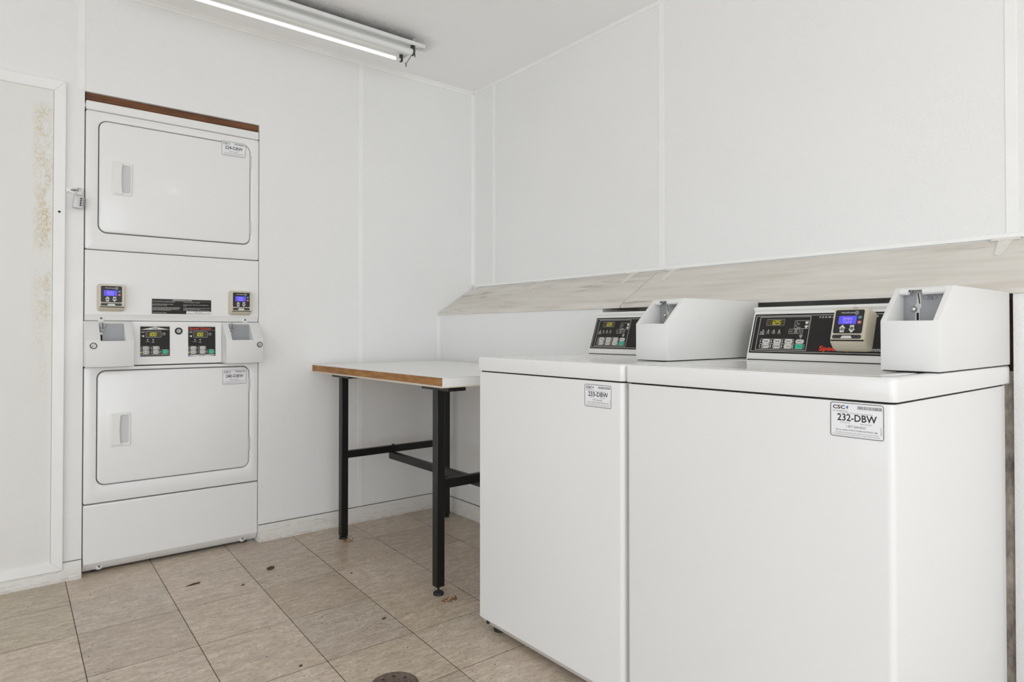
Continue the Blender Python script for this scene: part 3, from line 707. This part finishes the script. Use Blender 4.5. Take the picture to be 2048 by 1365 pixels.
# key switch
bm = nb(); prism(bm, FP, circ(.6455, 1.004, .0155, 28), 0, .002); t = obj('key_switch', bm, M['ink'], D, D, label='round black key switch')
bm = nb(); prism(bm, FP, circ(.6455, 1.004, .0088, 24), .0005, .004); obj('lock_ring', bm, M['steel'], t, D)
bm = nb(); prism(bm, FP, circ(.6455, 1.004, .0052, 20), .0005, .0046); obj('lock_core', bm, M['ink'], t, D)
bm = nb(); prism(bm, FP, circ(.6455, 1.004, .0036, 20), .0005, .0052); obj('key_slot', bm, M['steel'], t, D)
# coin boxes
def dryer_coin(x0, x1, ox0, ox1, kx, kz, edge):
    PFy = 3.070; zt, zm, zb = 1.0455, .9635, .8575
    prof = [(DF + .022, zt), (DF - .004, zt), (PFy + .0015, zm + .002), (PFy, zm), (PFy, zb), (DF + .022, zb)]
    bm = nb(); prism(bm, FS, prof, x0, x1); bevel_all(bm, .0025, 2)
    cut = nb(); prism(cut, FS, [(DF - .012, zt - .010), (DF - .012, zm - .0005), (PFy - .03, zm - .0005), (PFy - .03, zt - .010)], ox0, ox1)
    bm = carve(bm, cut)
    cut = nb(); cyl(cut, (ox0 + .013, DF - .014, zt - .016), (ox0 + .013, PFy - .03, zt - .016), .0135, 24)
    bm = carve(bm, cut)
    t = obj('coin_box', bm, M['boxpaint'], D, D, smooth=30, label='white coin slide box')
    bm = nb(); fbox(bm, F, ox0 + .0005, zm, ox1 - .0005, zt - .0105, .0122, .0130); obj('coin_plate', bm, M['plate'], t, D)
    bm = nb(); cyl(bm, (ox0 + .012, DF - .0125, zt - .017), (ox0 + .012, DF - .026, zt - .017), .0115, 20); fbox(bm, F, ox0 + .004, zt - .044, ox0 + .020, zt - .017, .0125, .024); obj('coin_entry', bm, M['plate'], t, D, bevel=.001)
    bm = nb(); fbox(bm, F, ox0 + .0115, zt - .034, ox0 + .0140, zt - .010, .0235, .0262); obj('coin_slot', bm, M['gap'], t, D)
    bm = nb(); fbox(bm, F, ox0 + .007, zm + .001, ox0 + .0125, zm + .024, .0132, .0136); obj('coin_slot', bm, M['gap'], t, D)
    bm = nb(); cyl(bm, (ox0 + .007, DF - .013, zm + .030), (ox0 + .007, DF - .024, zm + .030), .005, 16); obj('reject_button', bm, M['steel'], t, D)
    bm = nb(); prism(bm, Fr((0, PFy, 0), (1, 0, 0), (0, 0, 1)), circ(kx, kz, .0125, 26), -.002, .0022); k = obj('box_lock', bm, M['ink'], t, D)
    Fk = Fr((0, PFy, 0), (1, 0, 0), (0, 0, 1))
    bm = nb(); prism(bm, Fk, circ(kx, kz, .0095, 24), 0, .0034); k2 = obj('lock_face', bm, M['steel'], t, D)
    bm = nb(); flat(bm, Fk, [(kx - .0068, kz - .0052), (kx - .0050, kz - .0068), (kx - .0002, kz - .0002), (kx - .0016, kz + .0012)], .0037); flat(bm, Fk, circ(kx + .003, kz + .004, .0014, 10), .0037); decal('lock_keyway', bm, M['ink'], t, D)
dryer_coin(.2925, .4630, .3440, .4330, .319, .944, -1)
dryer_coin(.8260, .9885, .8510, .9440, .9725, .941, 1)
reader(F, .3875, 1.1425, D, D)
reader(F, .9035, 1.1350, D, D)
# instruction plate
bm = nb(); slab(bm, F, .5390, 1.0785, .7800, 1.1450, .002, 0, .0008); t = obj('instruction_plate', bm, M['black'], D, D, label='black operating instructions plate')
e = .001; bm = nb()
text(bm, F, 'OPERATING INSTRUCTIONS', .659, 1.1375, .0045, e, .080, 'C', bold=.012)
flat(bm, F, [(.542, 1.1360), (.777, 1.1360), (.777, 1.1364), (.542, 1.1364)], e)
outline(bm, F, .5395, 1.0790, .7795, 1.1445, .0007, .002, e)
for (s, y, w_) in (('1. Open Dryer Door, Load Clothes, Close Door', 1.1305, .088), ('2. Select Fabric and Temperature Settings', 1.1205, .080), ('(Be Sure Lint Filter Is In Place)', 1.1160, .055), ('3. Insert Coins or Card as Required. See Instructions Shown', 1.1065, .108),
                    ('on Coin or Card Device. After Cost is Satisfied START', 1.1025, .108), ('Flashes. Additional Coins or Cards May be Inserted at', 1.0985, .104), ('any Time to Add Drying Time', 1.0945, .070), ('4. Push START Pad or Button', 1.0830, .055)):
    text(bm, F, s, .5425, y, .0028, e, w_, bold=.012)
for (s, y, w_) in (('5. To Stop Drying Cycle - Open Door', 1.1305, .068), ('6. To Restart Dryer - Close Door and Push START Pad or', 1.1195, .104), ('Button', 1.1150, .014), ('7. When Display Flashes, No Time Remaining, Remove', 1.1050, .110), ('Clothes. Clean Lint Filter', 1.1008, .070), ('8. If dryer does not start, check that door is closed', 1.0955, .106)):
    text(bm, F, s, .6640, y, .0028, e, w_, bold=.012)
decal('plate_lettering', bm, M['white'], t, D)
bm = nb(); slab(bm, F, .6760, 1.0795, .7788, 1.0925, .001, .0008, e + .0002); w_ = obj('lint_notice', bm, M['sticker'], t, D)
bm = nb(); text(bm, F, 'IMPORTANT', .727, 1.0875, .0034, e + .0004, .034, 'C', bold=.01); text(bm, F, '510957', .766, 1.0880, .0024, e + .0004, .014, 'C'); text(bm, F, 'CLEAN LINT FILTER BEFORE EACH LOAD', .7275, 1.0815, .0034, e + .0004, .096, 'C', bold=.01)
decal('lint_lettering', bm, M['ink'], t, D)

# ------------------------------------------------------------------ washing machines
def washer(y0, y1, yc, by0, by1, bxf, bxb, code, st, label, wreader):
    W = thing('washing_machine', label, 'washing machine', (1.64, (y0 + y1) / 2, 0), 'coin washing machines against the right wall')
    xf, xb_ = 1.279, 2.002
    Fw = Fr((xf, 0, 0), (0, -1, 0), (0, 0, 1))
    # body: rounded uprights, chamfered toe
    bm = nb(); a0, a1, c0, c1 = xf + .0035, 1.976, y0 + .0045, y1 - .0045
    R = lambda i, k=0: rrect(a0 + i, c0 + i * 1.3, a1, c1 - i * 1.3, .013, 6)
    loft(bm, FX, [(R(.016), .0245), (R(.0155), .0252), (R(0), .046), (R(0), .866)])
    obj('cabinet', bm, M['washer'], W, W, smooth=26)
    bm = nb(); loft(bm, FX, [(rrect(a0 + .004, c0 + .004, a1 - .001, c1 - .004, .016, 6), .865), (rrect(a0 + .004, c0 + .004, a1 - .001, c1 - .004, .016, 6), .871)]); obj('top_gap', bm, M['gap'], W, W)
    for x in (a0 + .05, a1 - .05):
        for y in (c0 + .055, c1 - .055):
            bm = nb(); cyl(bm, (x, y, 0), (x, y, .012), .021); cyl(bm, (x, y, .012), (x, y, .028), .007); obj('levelling_foot', bm, M['rubber'], W, W)
    bm = nb(); cyl(bm, (xf + .02, c1 - .048, .0345), (xf + .0055, c1 - .048, .0375), .0055, 14); obj('toe_screw', bm, M['ink'], W, W)
    # top with a sunken well for the lid
    bm = nb()
    T = lambda i, r: rrect(xf + i, y0 + i, xb_ - i * .2, y1 - i, r, 7)
    wl = lambda i: rrect(xf + .048 - i, y0 + .034 - i, 1.775 + i, y1 - .034 + i, .055 + i, 7)
    loft(bm, FX, [(T(.001, .014), .8705), (T(0, .015), .873), (T(0, .015), .907), (T(.0010, .014), .9115), (T(.003, .012), .9140), (T(.006, .009), .915), (wl(.006), .9150), (wl(.002), .9138), (wl(0), .9055)], cap1=True)
    obj('top', bm, M['washertop'], W, W, smooth=35)
    bm = nb()
    lid = lambda i, r=.05: rrect(xf + .053 + i, y0 + .039 + i, 1.770 - i, y1 - .039 - i, r - i, 7)
    loft(bm, FX, [(lid(.003), .9058), (lid(.002), .9075), (lid(.003), .9120), (lid(.006), .9138), (lid(.03, .06), .9140), (lid(.06, .08), .9128), (lid(.12, .13), .9122)]); obj('lid', bm, M['washertop'], W, W, smooth=35)
    # console
    yr = by1 + .0008
    prof = [(1.985, .9155), (1.806, .9155), (1.8055, .919), (1.8095, .9335), (1.8530, 1.0560), (1.8552, 1.0580), (1.8562, 1.0605), (1.8558, 1.0630), (1.8540, 1.0650), (1.8522, 1.0672), (1.8516, 1.0705), (1.8523, 1.0740), (1.8550, 1.0765), (1.985, 1.0775)]
    bm = nb(); prism_y(bm, prof, yr, yc); con = obj('console', bm, M['plastic'], W, W, smooth=50, bevel=.0015)
    bm = nb(); fbox(bm, Fr((0, 0, 0), (0, -1, 0), (0, 0, 1)), -yc + .004, .9155, -yr, .9178, -1.807, -1.8048); obj('console_gap', bm, M['gap'], con, W)
    if wreader:
        bm = nb(); cyl(bm, (1.870, .783, 1.0685), (1.8525, .783, 1.0685), .0064, 20); obj('console_hole', bm, M['gap'], con, W)
    s = (1.8530 - 1.8095) / (1.0560 - .9335)
    FC = Fr((1.8095 - s * .9335, 0, 0), (0, -1, 0), (s, 0, 1))
    X = lambda e: -yc + e
    bm = nb(); slab(bm, FC, X(.006), .9365, -yr, 1.0540, .001, 0, .0012); t = obj('control_panel', bm, M['black'], W, W, label='black washer control panel')
    e = .0014
    bm = nb()
    # outer line runs on under the coin box
    for b0, b1 in ((.9410, .9420), (1.0478, 1.0488)): flat(bm, FC, [(X(.011), b0), (-yr, b0), (-yr, b1), (X(.011), b1)], e)
    flat(bm, FC, [(X(.011), .941), (X(.0121), .941), (X(.0121), 1.0488), (X(.011), 1.0488)], e)
    outline(bm, FC, X(.0255), .9455, X(.1830), 1.0450, .0011, .002, e)
    pills = [(.0445, .0690), (.0800, .1045), (.1150, .1395), (.1485, .1730)]
    for r_, (b0, b1) in enumerate(((.9655, .9775), (.9510, .9630))):
        for i, (p0, p1) in enumerate(pills):
            if r_ == 0 and i == 3: continue
            outline(bm, FC, X(p0 - .0075), b0 - .0013, X(p1 + .0035), b1 + .0013, .0008, .004, e)
    outline(bm, FC, X(.137), 1.0090, X(.1795), 1.0330, .0007, .002, e)
    outline(bm, FC, X(.123), .9945, X(.155), 1.0080, .0007, .002, e)
    for u in (.1585, .1635): flat(bm, FC, [(X(u), .990), (X(u + .0007), .990), (X(u + .0007), 1.0085), (X(u), 1.0085)], e)
    flat(bm, FC, [(X(.1555), .990), (X(.1668), .990), (X(.1610), .9795)], e)
    flat(bm, FC, [(X(.1668), .990), (X(.1555), .990), (X(.1611), .9798)], e)
    decal('panel_lines', bm, M['white'], t, W); bm = nb()
    # shirts
    for cz in (1.0265, 1.0150):
        k = .0042; cx_ = X(.1725)
        flat(bm, FC, [(cx_ + a * k, cz + b * k) for a, b in ((-.6, -1), (.6, -1), (.6, .1), (1.0, -.15), (1.25, .35), (.5, 1), (.2, .8), (-.2, .8), (-.5, 1), (-1.25, .35), (-1.0, -.15), (-.6, .1))], e)
    decal('fabric_icons', bm, M['white'], t, W); bm = nb()
    for s_, u, b, w_ in (('LIGHT', .148, 1.0215, .010), ('HEAVY', .150, 1.0115, .013), ('EXTRA', .144, 1.0015, .010), ('RINSE', .144, .9975, .010), ('SOIL', .1305, .9995, .008),
                        ('INSERT', .0390, .9985, .014), ('COINS', .0390, .9950, .012), ('REQUIRED', .0390, .9915, .017), ('WASH', .0570, .9985, .009), ('CYCLE', .0570, .9945, .010), ('RINSE', .0750, .9985, .010), ('CYCLE', .0750, .9945, .010), ('SPIN', .0925, .9985, .008), ('CYCLE', .0925, .9945, .010)):
        text(bm, FC, s_, X(u), b, .0026, e, w_, 'C', bold=.01)
    if wreader:
        text(bm, FC, 'PERMANENT PRESS', X(.2065), 1.0395, .0046, e, .128, bold=.008, shear=.2, space=1.6)
        flat(bm, FC, circ(X(.363), 1.0418, .0019, 14), e)
        text(bm, FC, 'commercial', X(.3475), .9475, .0105, e, .062, shear=.2)
    decal('panel_captions', bm, M['white'], t, W)
    if wreader:
        bm = nb(); text(bm, FC, 'Speed Queen', X(.2195), .9475, .0125, e, .126, bold=.04); decal('maker_lettering', bm, M['red'], t, W, label='red maker lettering')
    dots = [(u, 1.0045, .0019) for u in (.0410, .0580, .0755, .0925)] + [(.1435, 1.0275, .0014), (.1420, 1.0175, .0014), (.144, 1.0055, .0014)]
    for r_, b in enumerate((.9715, .957)):
        for i, (p0, p1) in enumerate(pills):
            if r_ == 0 and i == 3: continue
            dots.append((p0 - .0055, b, .0013))
    for u, b, r_ in dots:
        bm = nb(); flat(bm, FC, circ(X(u), b, r_, 12), e); decal('indicator', bm, M['led'], t, W)
    bm = nb(); outline(bm, FC, X(.0475), 1.0185, X(.1055), 1.0380, .0009, .003, e); decal('display_frame', bm, M['plate'], t, W)
    bm = nb(); slab(bm, FC, X(.0495), 1.0195, X(.1035), 1.0370, .002, .0005, e); obj('display', bm, M['amber'], t, W, label='dark amber display window')
    bm = nb(); digits(bm, FC, '125', X(.0585), 1.0215, X(.0925), 1.0345, e + .0003); decal('display_digits', bm, M['digit'], t, W)
    words = (('NORMAL', 'PERM PRESS', 'DELICATE', 'SELECT'), ('HOT', 'WARM', 'COLD', 'START'))
    for r_, (b0, b1) in enumerate(((.9655, .9775), (.9510, .9630))):
        for i, (p0, p1) in enumerate(pills):
            gr = r_ == 1 and i == 3
            bm = nb(); slab(bm, FC, X(p0), b0, X(p1), b1, .0055, .0005, e + .001); b = obj('start_button' if gr else 'button', bm, M['green' if gr else 'pill'], t, W, label='green start button' if gr else None)
            bm = nb(); text(bm, FC, words[r_][i], X((p0 + p1) / 2) + (.002 if r_ else 0), (b0 + b1) / 2 - .0014, .0034, e + .0013, .0145, 'C', bold=.012)
            if r_ == 1 and i < 2:
                k = (X(p0) + .0042, (b0 + b1) / 2); flat(bm, FC, circ(k[0], k[1] - .002, .0016 + .0006 * (1 - i), 10), e + .0013); flat(bm, FC, [(k[0] - .0008, k[1] - .001), (k[0] + .0008, k[1] - .001), (k[0] + .0008, k[1] + .004), (k[0] - .0008, k[1] + .004)], e + .0013)
            decal('button_print', bm, M['gkey' if gr else 'ink'], b, W)
    # coin meter box
    zb = .9172
    bm = nb(); box(bm, bxf + .004, by0 + .004, .9151, bxb - .004, by1 - .004, .9174); obj('box_shadow_strip', bm, M['gap'], W, W)  # dark inset strip standing in for the contact shadow under the box
    bm = nb(); prism_y(bm, [(bxf, zb), (bxf, 1.0245), (bxf + .0835, 1.0995), (bxf + .087, 1.1003), (bxb, 1.1010), (bxb, zb)], by0, by1); bevel_all(bm, .0028, 2, 12)
    px = bxf + .100
    cut = nb(); prism_y(cut, [(bxf - .05, 1.0238), (px, 1.0238), (px, 1.0930), (bxf - .05, 1.0930)], by0 + .0120, by1 - .0120)
    bm = carve(bm, cut)
    t = obj('coin_box', bm, M['boxpaint'], W, W, smooth=30, label='white coin meter box')
    m0, m1 = by0 + .0125, by1 - .0125; k = (m1 - m0) / .0895
    Fx = Fr((0, 0, 0), (0, -1, 0), (0, 0, 1)); Y = lambda v: -(by1 - .0125) + v * k          # v runs from the left inner wall
    bm = nb(); fbox(bm, Fx, -m1, 1.024, -m0, 1.0925, -px, -px + .0012); obj('coin_plate', bm, M['plate'], t, W)
    # rolled lip with a notch in front of the coin entry
    for v0, v1 in ((0, .0175), (.0455, .0895)):
        bm = nb(); cyl(bm, (bxf + .079, -Y(v0), 1.0890), (bxf + .079, -Y(v1), 1.0890), .0072, 14); fbox(bm, Fx, Y(v0), 1.089, Y(v1), 1.0945, -bxf - .095, -bxf - .078)
        obj('box_lip', bm, M['boxpaint'], t, W, smooth=50)
    d0 = -px + .0015
    bm = nb(); prism(bm, Fx, [(Y(.0325), 1.088), (Y(.0295), 1.0895), (Y(.0265), 1.087), (Y(.0255), 1.065), (Y(.0225), 1.060), (Y(.0225), 1.0255), (Y(.0325), 1.0255), (Y(.0330), 1.051), (Y(.0365), 1.055), (Y(.0345), 1.087)][::-1], d0 - .001, d0 + .0010); obj('coin_track', bm, M['steel'], t, W, bevel=.0006)
    bm = nb(); prism(bm, Fx, [(Y(.0283), 1.0868), (Y(.0305), 1.0868), (Y(.0335), 1.0630), (Y(.0313), 1.0630)], d0 + .0011, d0 + .0014); obj('coin_slot', bm, M['gap'], t, W)
    bm = nb(); prism(bm, Fx, rrect(Y(.0258), 1.0260, Y(.0305), 1.0430, .002), d0 + .0011, d0 + .0014); obj('coin_slot', bm, M['gap'], t, W)
    bm = nb(); c_ = (Y(.0215), 1.0508)
    loft(bm, Fr((px, 0, 0), (0, -1, 0), (0, 0, 1)), [(circ(c_[0], c_[1], r_, 20), dd) for r_, dd in ((.0066, .001), (.0066, .006), (.0060, .008), (.0040, .0098), (.0015, .0105))]); obj('reject_button', bm, M['chrome'], t, W)
    bm = nb(); a, b = Y(.0525), 1.0765
    outline(bm, Fx, a - .0135, b - .0055, a + .0135, b + .0055, .0007, .0055, d0 + .0001); text(bm, Fx, '25\u00a2', a, b - .003, .0062, d0 + .0002, .013, 'C', bold=.01); decal('price_mark', bm, M['greyink'], t, W)
    if wreader: reader(FC, -.776, 1.0005, W, W, h=.1090, D=.041)
    sticker(Fw, st[0], st[1], st[2], st[3], -.0034, code, W, W)
    return W
washer(.4710, 1.1165, 1.0860, .4715, .5855, 1.5060, 1.9980, '232-DBW', (-.5900, .7975, -.4925, .8635), 'near white coin washing machine with card reader on its console', True)
washer(1.1205, 1.7700, 1.7610, 1.1480, 1.2640, 1.4990, 1.9850, '233-DBW', (-1.2630, .7950, -1.1640, .8560), 'far white coin washing machine next to the table', False)

# ------------------------------------------------------------------ work table
T = thing('work_table', 'white topped work table with black steel legs in the corner', 'table', (1.63, 2.54, 0))
tx0, tx1, ty0, ty1 = 1.250, 1.989, 1.940, 3.131
bm = nb(); box(bm, tx0 + .0015, ty0, .8025, tx1, ty1, .8345); tt = obj('tabletop', bm, M['laminate'], T, T, bevel=.0008)
bm = nb(); box(bm, tx0 + .0005, ty0 + .0012, .8344, tx1 - .001, ty1 - .001, .8352); obj('glue_line', bm, M['shadowseam'], tt, T)
bm = nb(); box(bm, tx0 - .001, ty0 - .0005, .8351, tx1, ty1, .8366); obj('laminate_sheet', bm, M['laminate'], tt, T, bevel=.0004)
bm = nb(); box(bm, tx0 - .0008, ty0 + .0015, .8055, tx0 + .0014, ty1, .8345); obj('bare_edge', bm, M['core'], tt, T, label='bare brown fibreboard edge')
bm = nb(); box(bm, tx0 - .0015, ty0 - .0015, .7990, tx1, ty1, .8024); obj('underside_veneer', bm, M['veneer'], tt, T)
def leg(x, y, lb):
    s_ = 1 if x < 1.6 else -1; q = .0185
    bm = nb(); box(bm, x - .0175, y - .0175, lb, x + .0175, y + .0175, .794); l = obj('table_leg', bm, M['blackmetal'], T, T, bevel=.003)
    bm = nb(); loft(bm, Fr((x, y, 0), (1, 0, 0), (0, 1, 0)), [(circ(0, 0, .0195, 20), 0), (circ(0, 0, .021, 20), .004), (circ(0, 0, .019, 20), .010), (circ(0, 0, .010, 20), .014)]); cyl(bm, (x, y, .012), (x, y, lb + .001), .0045, 10); obj('glide_foot', bm, M['rubber'], l, T)
    bm = nb(); prism(bm, FX, [(x + q * s_ * a, y + b) for a, b in ((-1, -.095), (3.2, -.095), (3.2, .095), (-1, .095))][::int(s_)], .779, .7988); obj('mounting_plate', bm, M['blackmetal'], T, T)
for x in (1.3305, 1.918):
    for y, lb in ((2.9420, .0145), (2.0895, .032)): leg(x, y, lb)
for y, z0, z1 in ((2.942, .388, .4225), (2.0895, .4005, .4365)):
    bm = nb(); box(bm, 1.348, y - .0125, z0, 1.9005, y + .0125, z1); obj('cross_bar', bm, M['blackmetal'], T, T, bevel=.002)
bm = nb(); box(bm, 1.588, 2.060, .3515, 1.6135, 2.966, .3865); obj('centre_stretcher', bm, M['blackmetal'], T, T, bevel=.002)
bm = nb(); cyl(bm, (1.60, 2.942, .4226), (1.60, 2.942, .4275), .0075, 12); obj('bolt', bm, M['blackmetal'], T, T)
bm = nb(); cyl(bm, (1.60, 2.0895, .3866), (1.60, 2.0895, .4004), .0075, 12); obj('bolt', bm, M['blackmetal'], T, T)

# ------------------------------------------------------------------ floor bits
d = thing('floor_drain', 'round rusty drain cover in the floor at the bottom edge', 'drain', (.893, 1.632, 0))
Fd = Fr((.893, 1.632, 0), (1, 0, 0), (0, 1, 0))
bm = nb(); loft(bm, Fd, [(circ(0, 0, .069, 40), .0002), (circ(0, 0, .068, 40), .003), (circ(0, 0, .062, 40), .0045), (circ(0, 0, .060, 40), .003), (circ(0, 0, .02, 40), .0032)]); obj('drain_cover', bm, M['drain'], d, d)
bm = nb()
for k in range(8):
    a = 2 * PI * k / 8 + .3; prism(bm, Fd, circ(.044 * math.cos(a), .044 * math.sin(a), .0042, 12), .0031, .0034)
obj('drain_holes', bm, M['gap'], d, d)

def leaf(name, label, cat, x, y, pts, m='leaf', h=.004):
    bm = nb(); n = len(pts)
    ctr = bm.verts.new((x, y, h)); lo = [bm.verts.new((x + a, y + b, .0006 + .002 * random.random())) for a, b in pts]
    for i in range(n): bm.faces.new((ctr, lo[i], lo[(i + 1) % n]))
    base = [bm.verts.new((x + a * .9, y + b * .9, .0003)) for a, b in pts]; bm.faces.new(base[::-1])
    for i in range(n): bm.faces.new((lo[i], base[i], base[(i + 1) % n], lo[(i + 1) % n]))
    return tag(obj(name, bm, M[m]), label, cat)
leaf('dry_leaf', 'crumpled brown dry leaf on the floor in front of the dryers', 'leaf', .922, 2.763, [(-.016, -.012), (0, -.018), (.014, -.008), (.022, .012), (.010, .022), (.0, .008), (-.012, .010)], h=.010)
leaf('twig', 'thin brown twig lying on a floor tile near the kick panel', 'twig', .630, 2.780, [(-.034, -.006), (-.01, -.008), (.022, -.002), (.026, .006), (.0, .004), (-.022, .002)], h=.006)
leaf('leaf_scrap', 'small brown leaf scrap right of the twig', 'leaf', .778, 2.652, [(-.009, -.006), (.004, -.004), (.011, .005), (.002, .006)], h=.004)
leaf('bark_crumb', 'dark crumb on the floor between leaf and near table leg', 'crumb', 1.167, 2.500, [(-.006, -.004), (.004, -.005), (.006, .002), (-.002, .005)], 'scuff', .003)
leaf('bark_crumb', 'dark crumb on the floor left of the washer base', 'crumb', 1.071, 2.033, [(-.010, -.006), (.002, -.006), (.011, .001), (.004, .007), (-.006, .002)], 'scuff', .003)
leaf('bark_crumb', 'dark crumb on the floor left of the drain', 'crumb', .726, 1.903, [(-.007, -.004), (.003, -.006), (.007, .002), (-.001, .005)], 'scuff', .003)
def flakes(x, y, n, r, label):
    bm = nb(); rr = random.Random(int(x * 1000))
    for _ in range(n):
        a, q = rr.uniform(0, 2 * PI), r * rr.random() ** .6; px, py = x + q * math.cos(a) * 1.5, y + q * math.sin(a); t = rr.uniform(0, PI); s = rr.uniform(.0015, .005)
        prism(bm, FX, [(px + s * math.cos(t + k), py + s * math.sin(t + k) * .7) for k in (0, 1.7, 3.3, 4.6)], .0003, rr.uniform(.001, .003))
    tag(obj('rust_flakes', bm, M['rust']), label, 'debris', None, 'stuff')
flakes(1.340, 2.020, 46, .024, 'orange rust flakes on the floor at the near table foot')
flakes(1.335, 2.895, 30, .020, 'rust flakes on the floor at the far left table foot')
flakes(1.945, 2.995, 26, .024, 'rust flakes on the floor in the corner below the table')
bm = nb(); rr = random.Random(9)
for _ in range(120):
    x, y = rr.uniform(.1, 1.25), rr.uniform(1.5, 3.0); s = rr.uniform(.0008, .0026)
    prism(bm, FX, [(x + s * math.cos(k), y + s * math.sin(k) * .7) for k in (0, 1.6, 3.2, 4.8)], .0002, .001)
tag(obj('grit', bm, M['scuff']), 'scattered dark grit on the vinyl floor tiles', 'debris', None, 'stuff')

# ------------------------------------------------------------------ light
w = bpy.data.worlds.new('World'); S.world = w; w.use_nodes = True
bg = w.node_tree.nodes['Background']; bg.inputs[0].default_value = lin((222, 232, 245)); bg.inputs[1].default_value = 2.4
def area(name, loc, rot, sx, sy, power, col=(1, 1, 1)):
    l = bpy.data.lights.new(name, 'AREA'); l.shape = 'RECTANGLE'; l.size = sx; l.size_y = sy; l.energy = power; l.color = col
    o = bpy.data.objects.new(name, l); COL.objects.link(o); o.location = loc; o.rotation_euler = rot; return o
area('doorway_daylight', ((DX0 + DX1) / 2, Y0 - .08, DZ / 2), (PI / 2, 0, 0), DX1 - DX0 - .02, DZ - .02, 8, (.895, .945, 1))
area('window_fill', (X0 - .12, (WY0 + WY1) / 2, (WZ0 + WZ1) / 2), (PI / 2, 0, -PI / 2), WY1 - WY0 - .04, WZ1 - WZ0 - .04, 98, (.895, .945, 1))  # fill light through the added left window
area('front_window_fill', ((FX0 + FX1) / 2, Y0 - .08, (FZ0 + FZ1) / 2), (PI / 2, 0, 0), FX1 - FX0 - .04, FZ1 - FZ0 - .04, 138, (.895, .945, 1))  # fill light through the added front window
sun = bpy.data.lights.new('sun', 'SUN'); sun.energy = 5; sun.angle = .01; sun.color = (.96, .98, 1)
so = bpy.data.objects.new('sun', sun); COL.objects.link(so); so.rotation_euler = Vector((.5, .866, -.74)).to_track_quat('-Z', 'Y').to_euler()

# ------------------------------------------------------------------ camera
cam = bpy.data.cameras.new('camera'); co = bpy.data.objects.new('camera', cam); COL.objects.link(co)
cam.sensor_width = 36; cam.lens = 1286.5 * 36 / 2048; cam.shift_y = -32.67 / 2048; cam.clip_start = .02
co.location = (0, 0, 1.0); co.rotation_euler = (math.radians(90 + .648), 0, math.radians(51.019 - 90))
S.camera = co
vs = S.view_settings; vs.view_transform = 'Standard'; vs.look = 'None'; vs.gamma = 1; vs.use_curve_mapping = False; vs.exposure = -1.36
S.cycles.use_denoising = True; S.cycles.max_bounces = 12; S.cycles.diffuse_bounces = 8; S.cycles.sample_clamp_indirect = 6
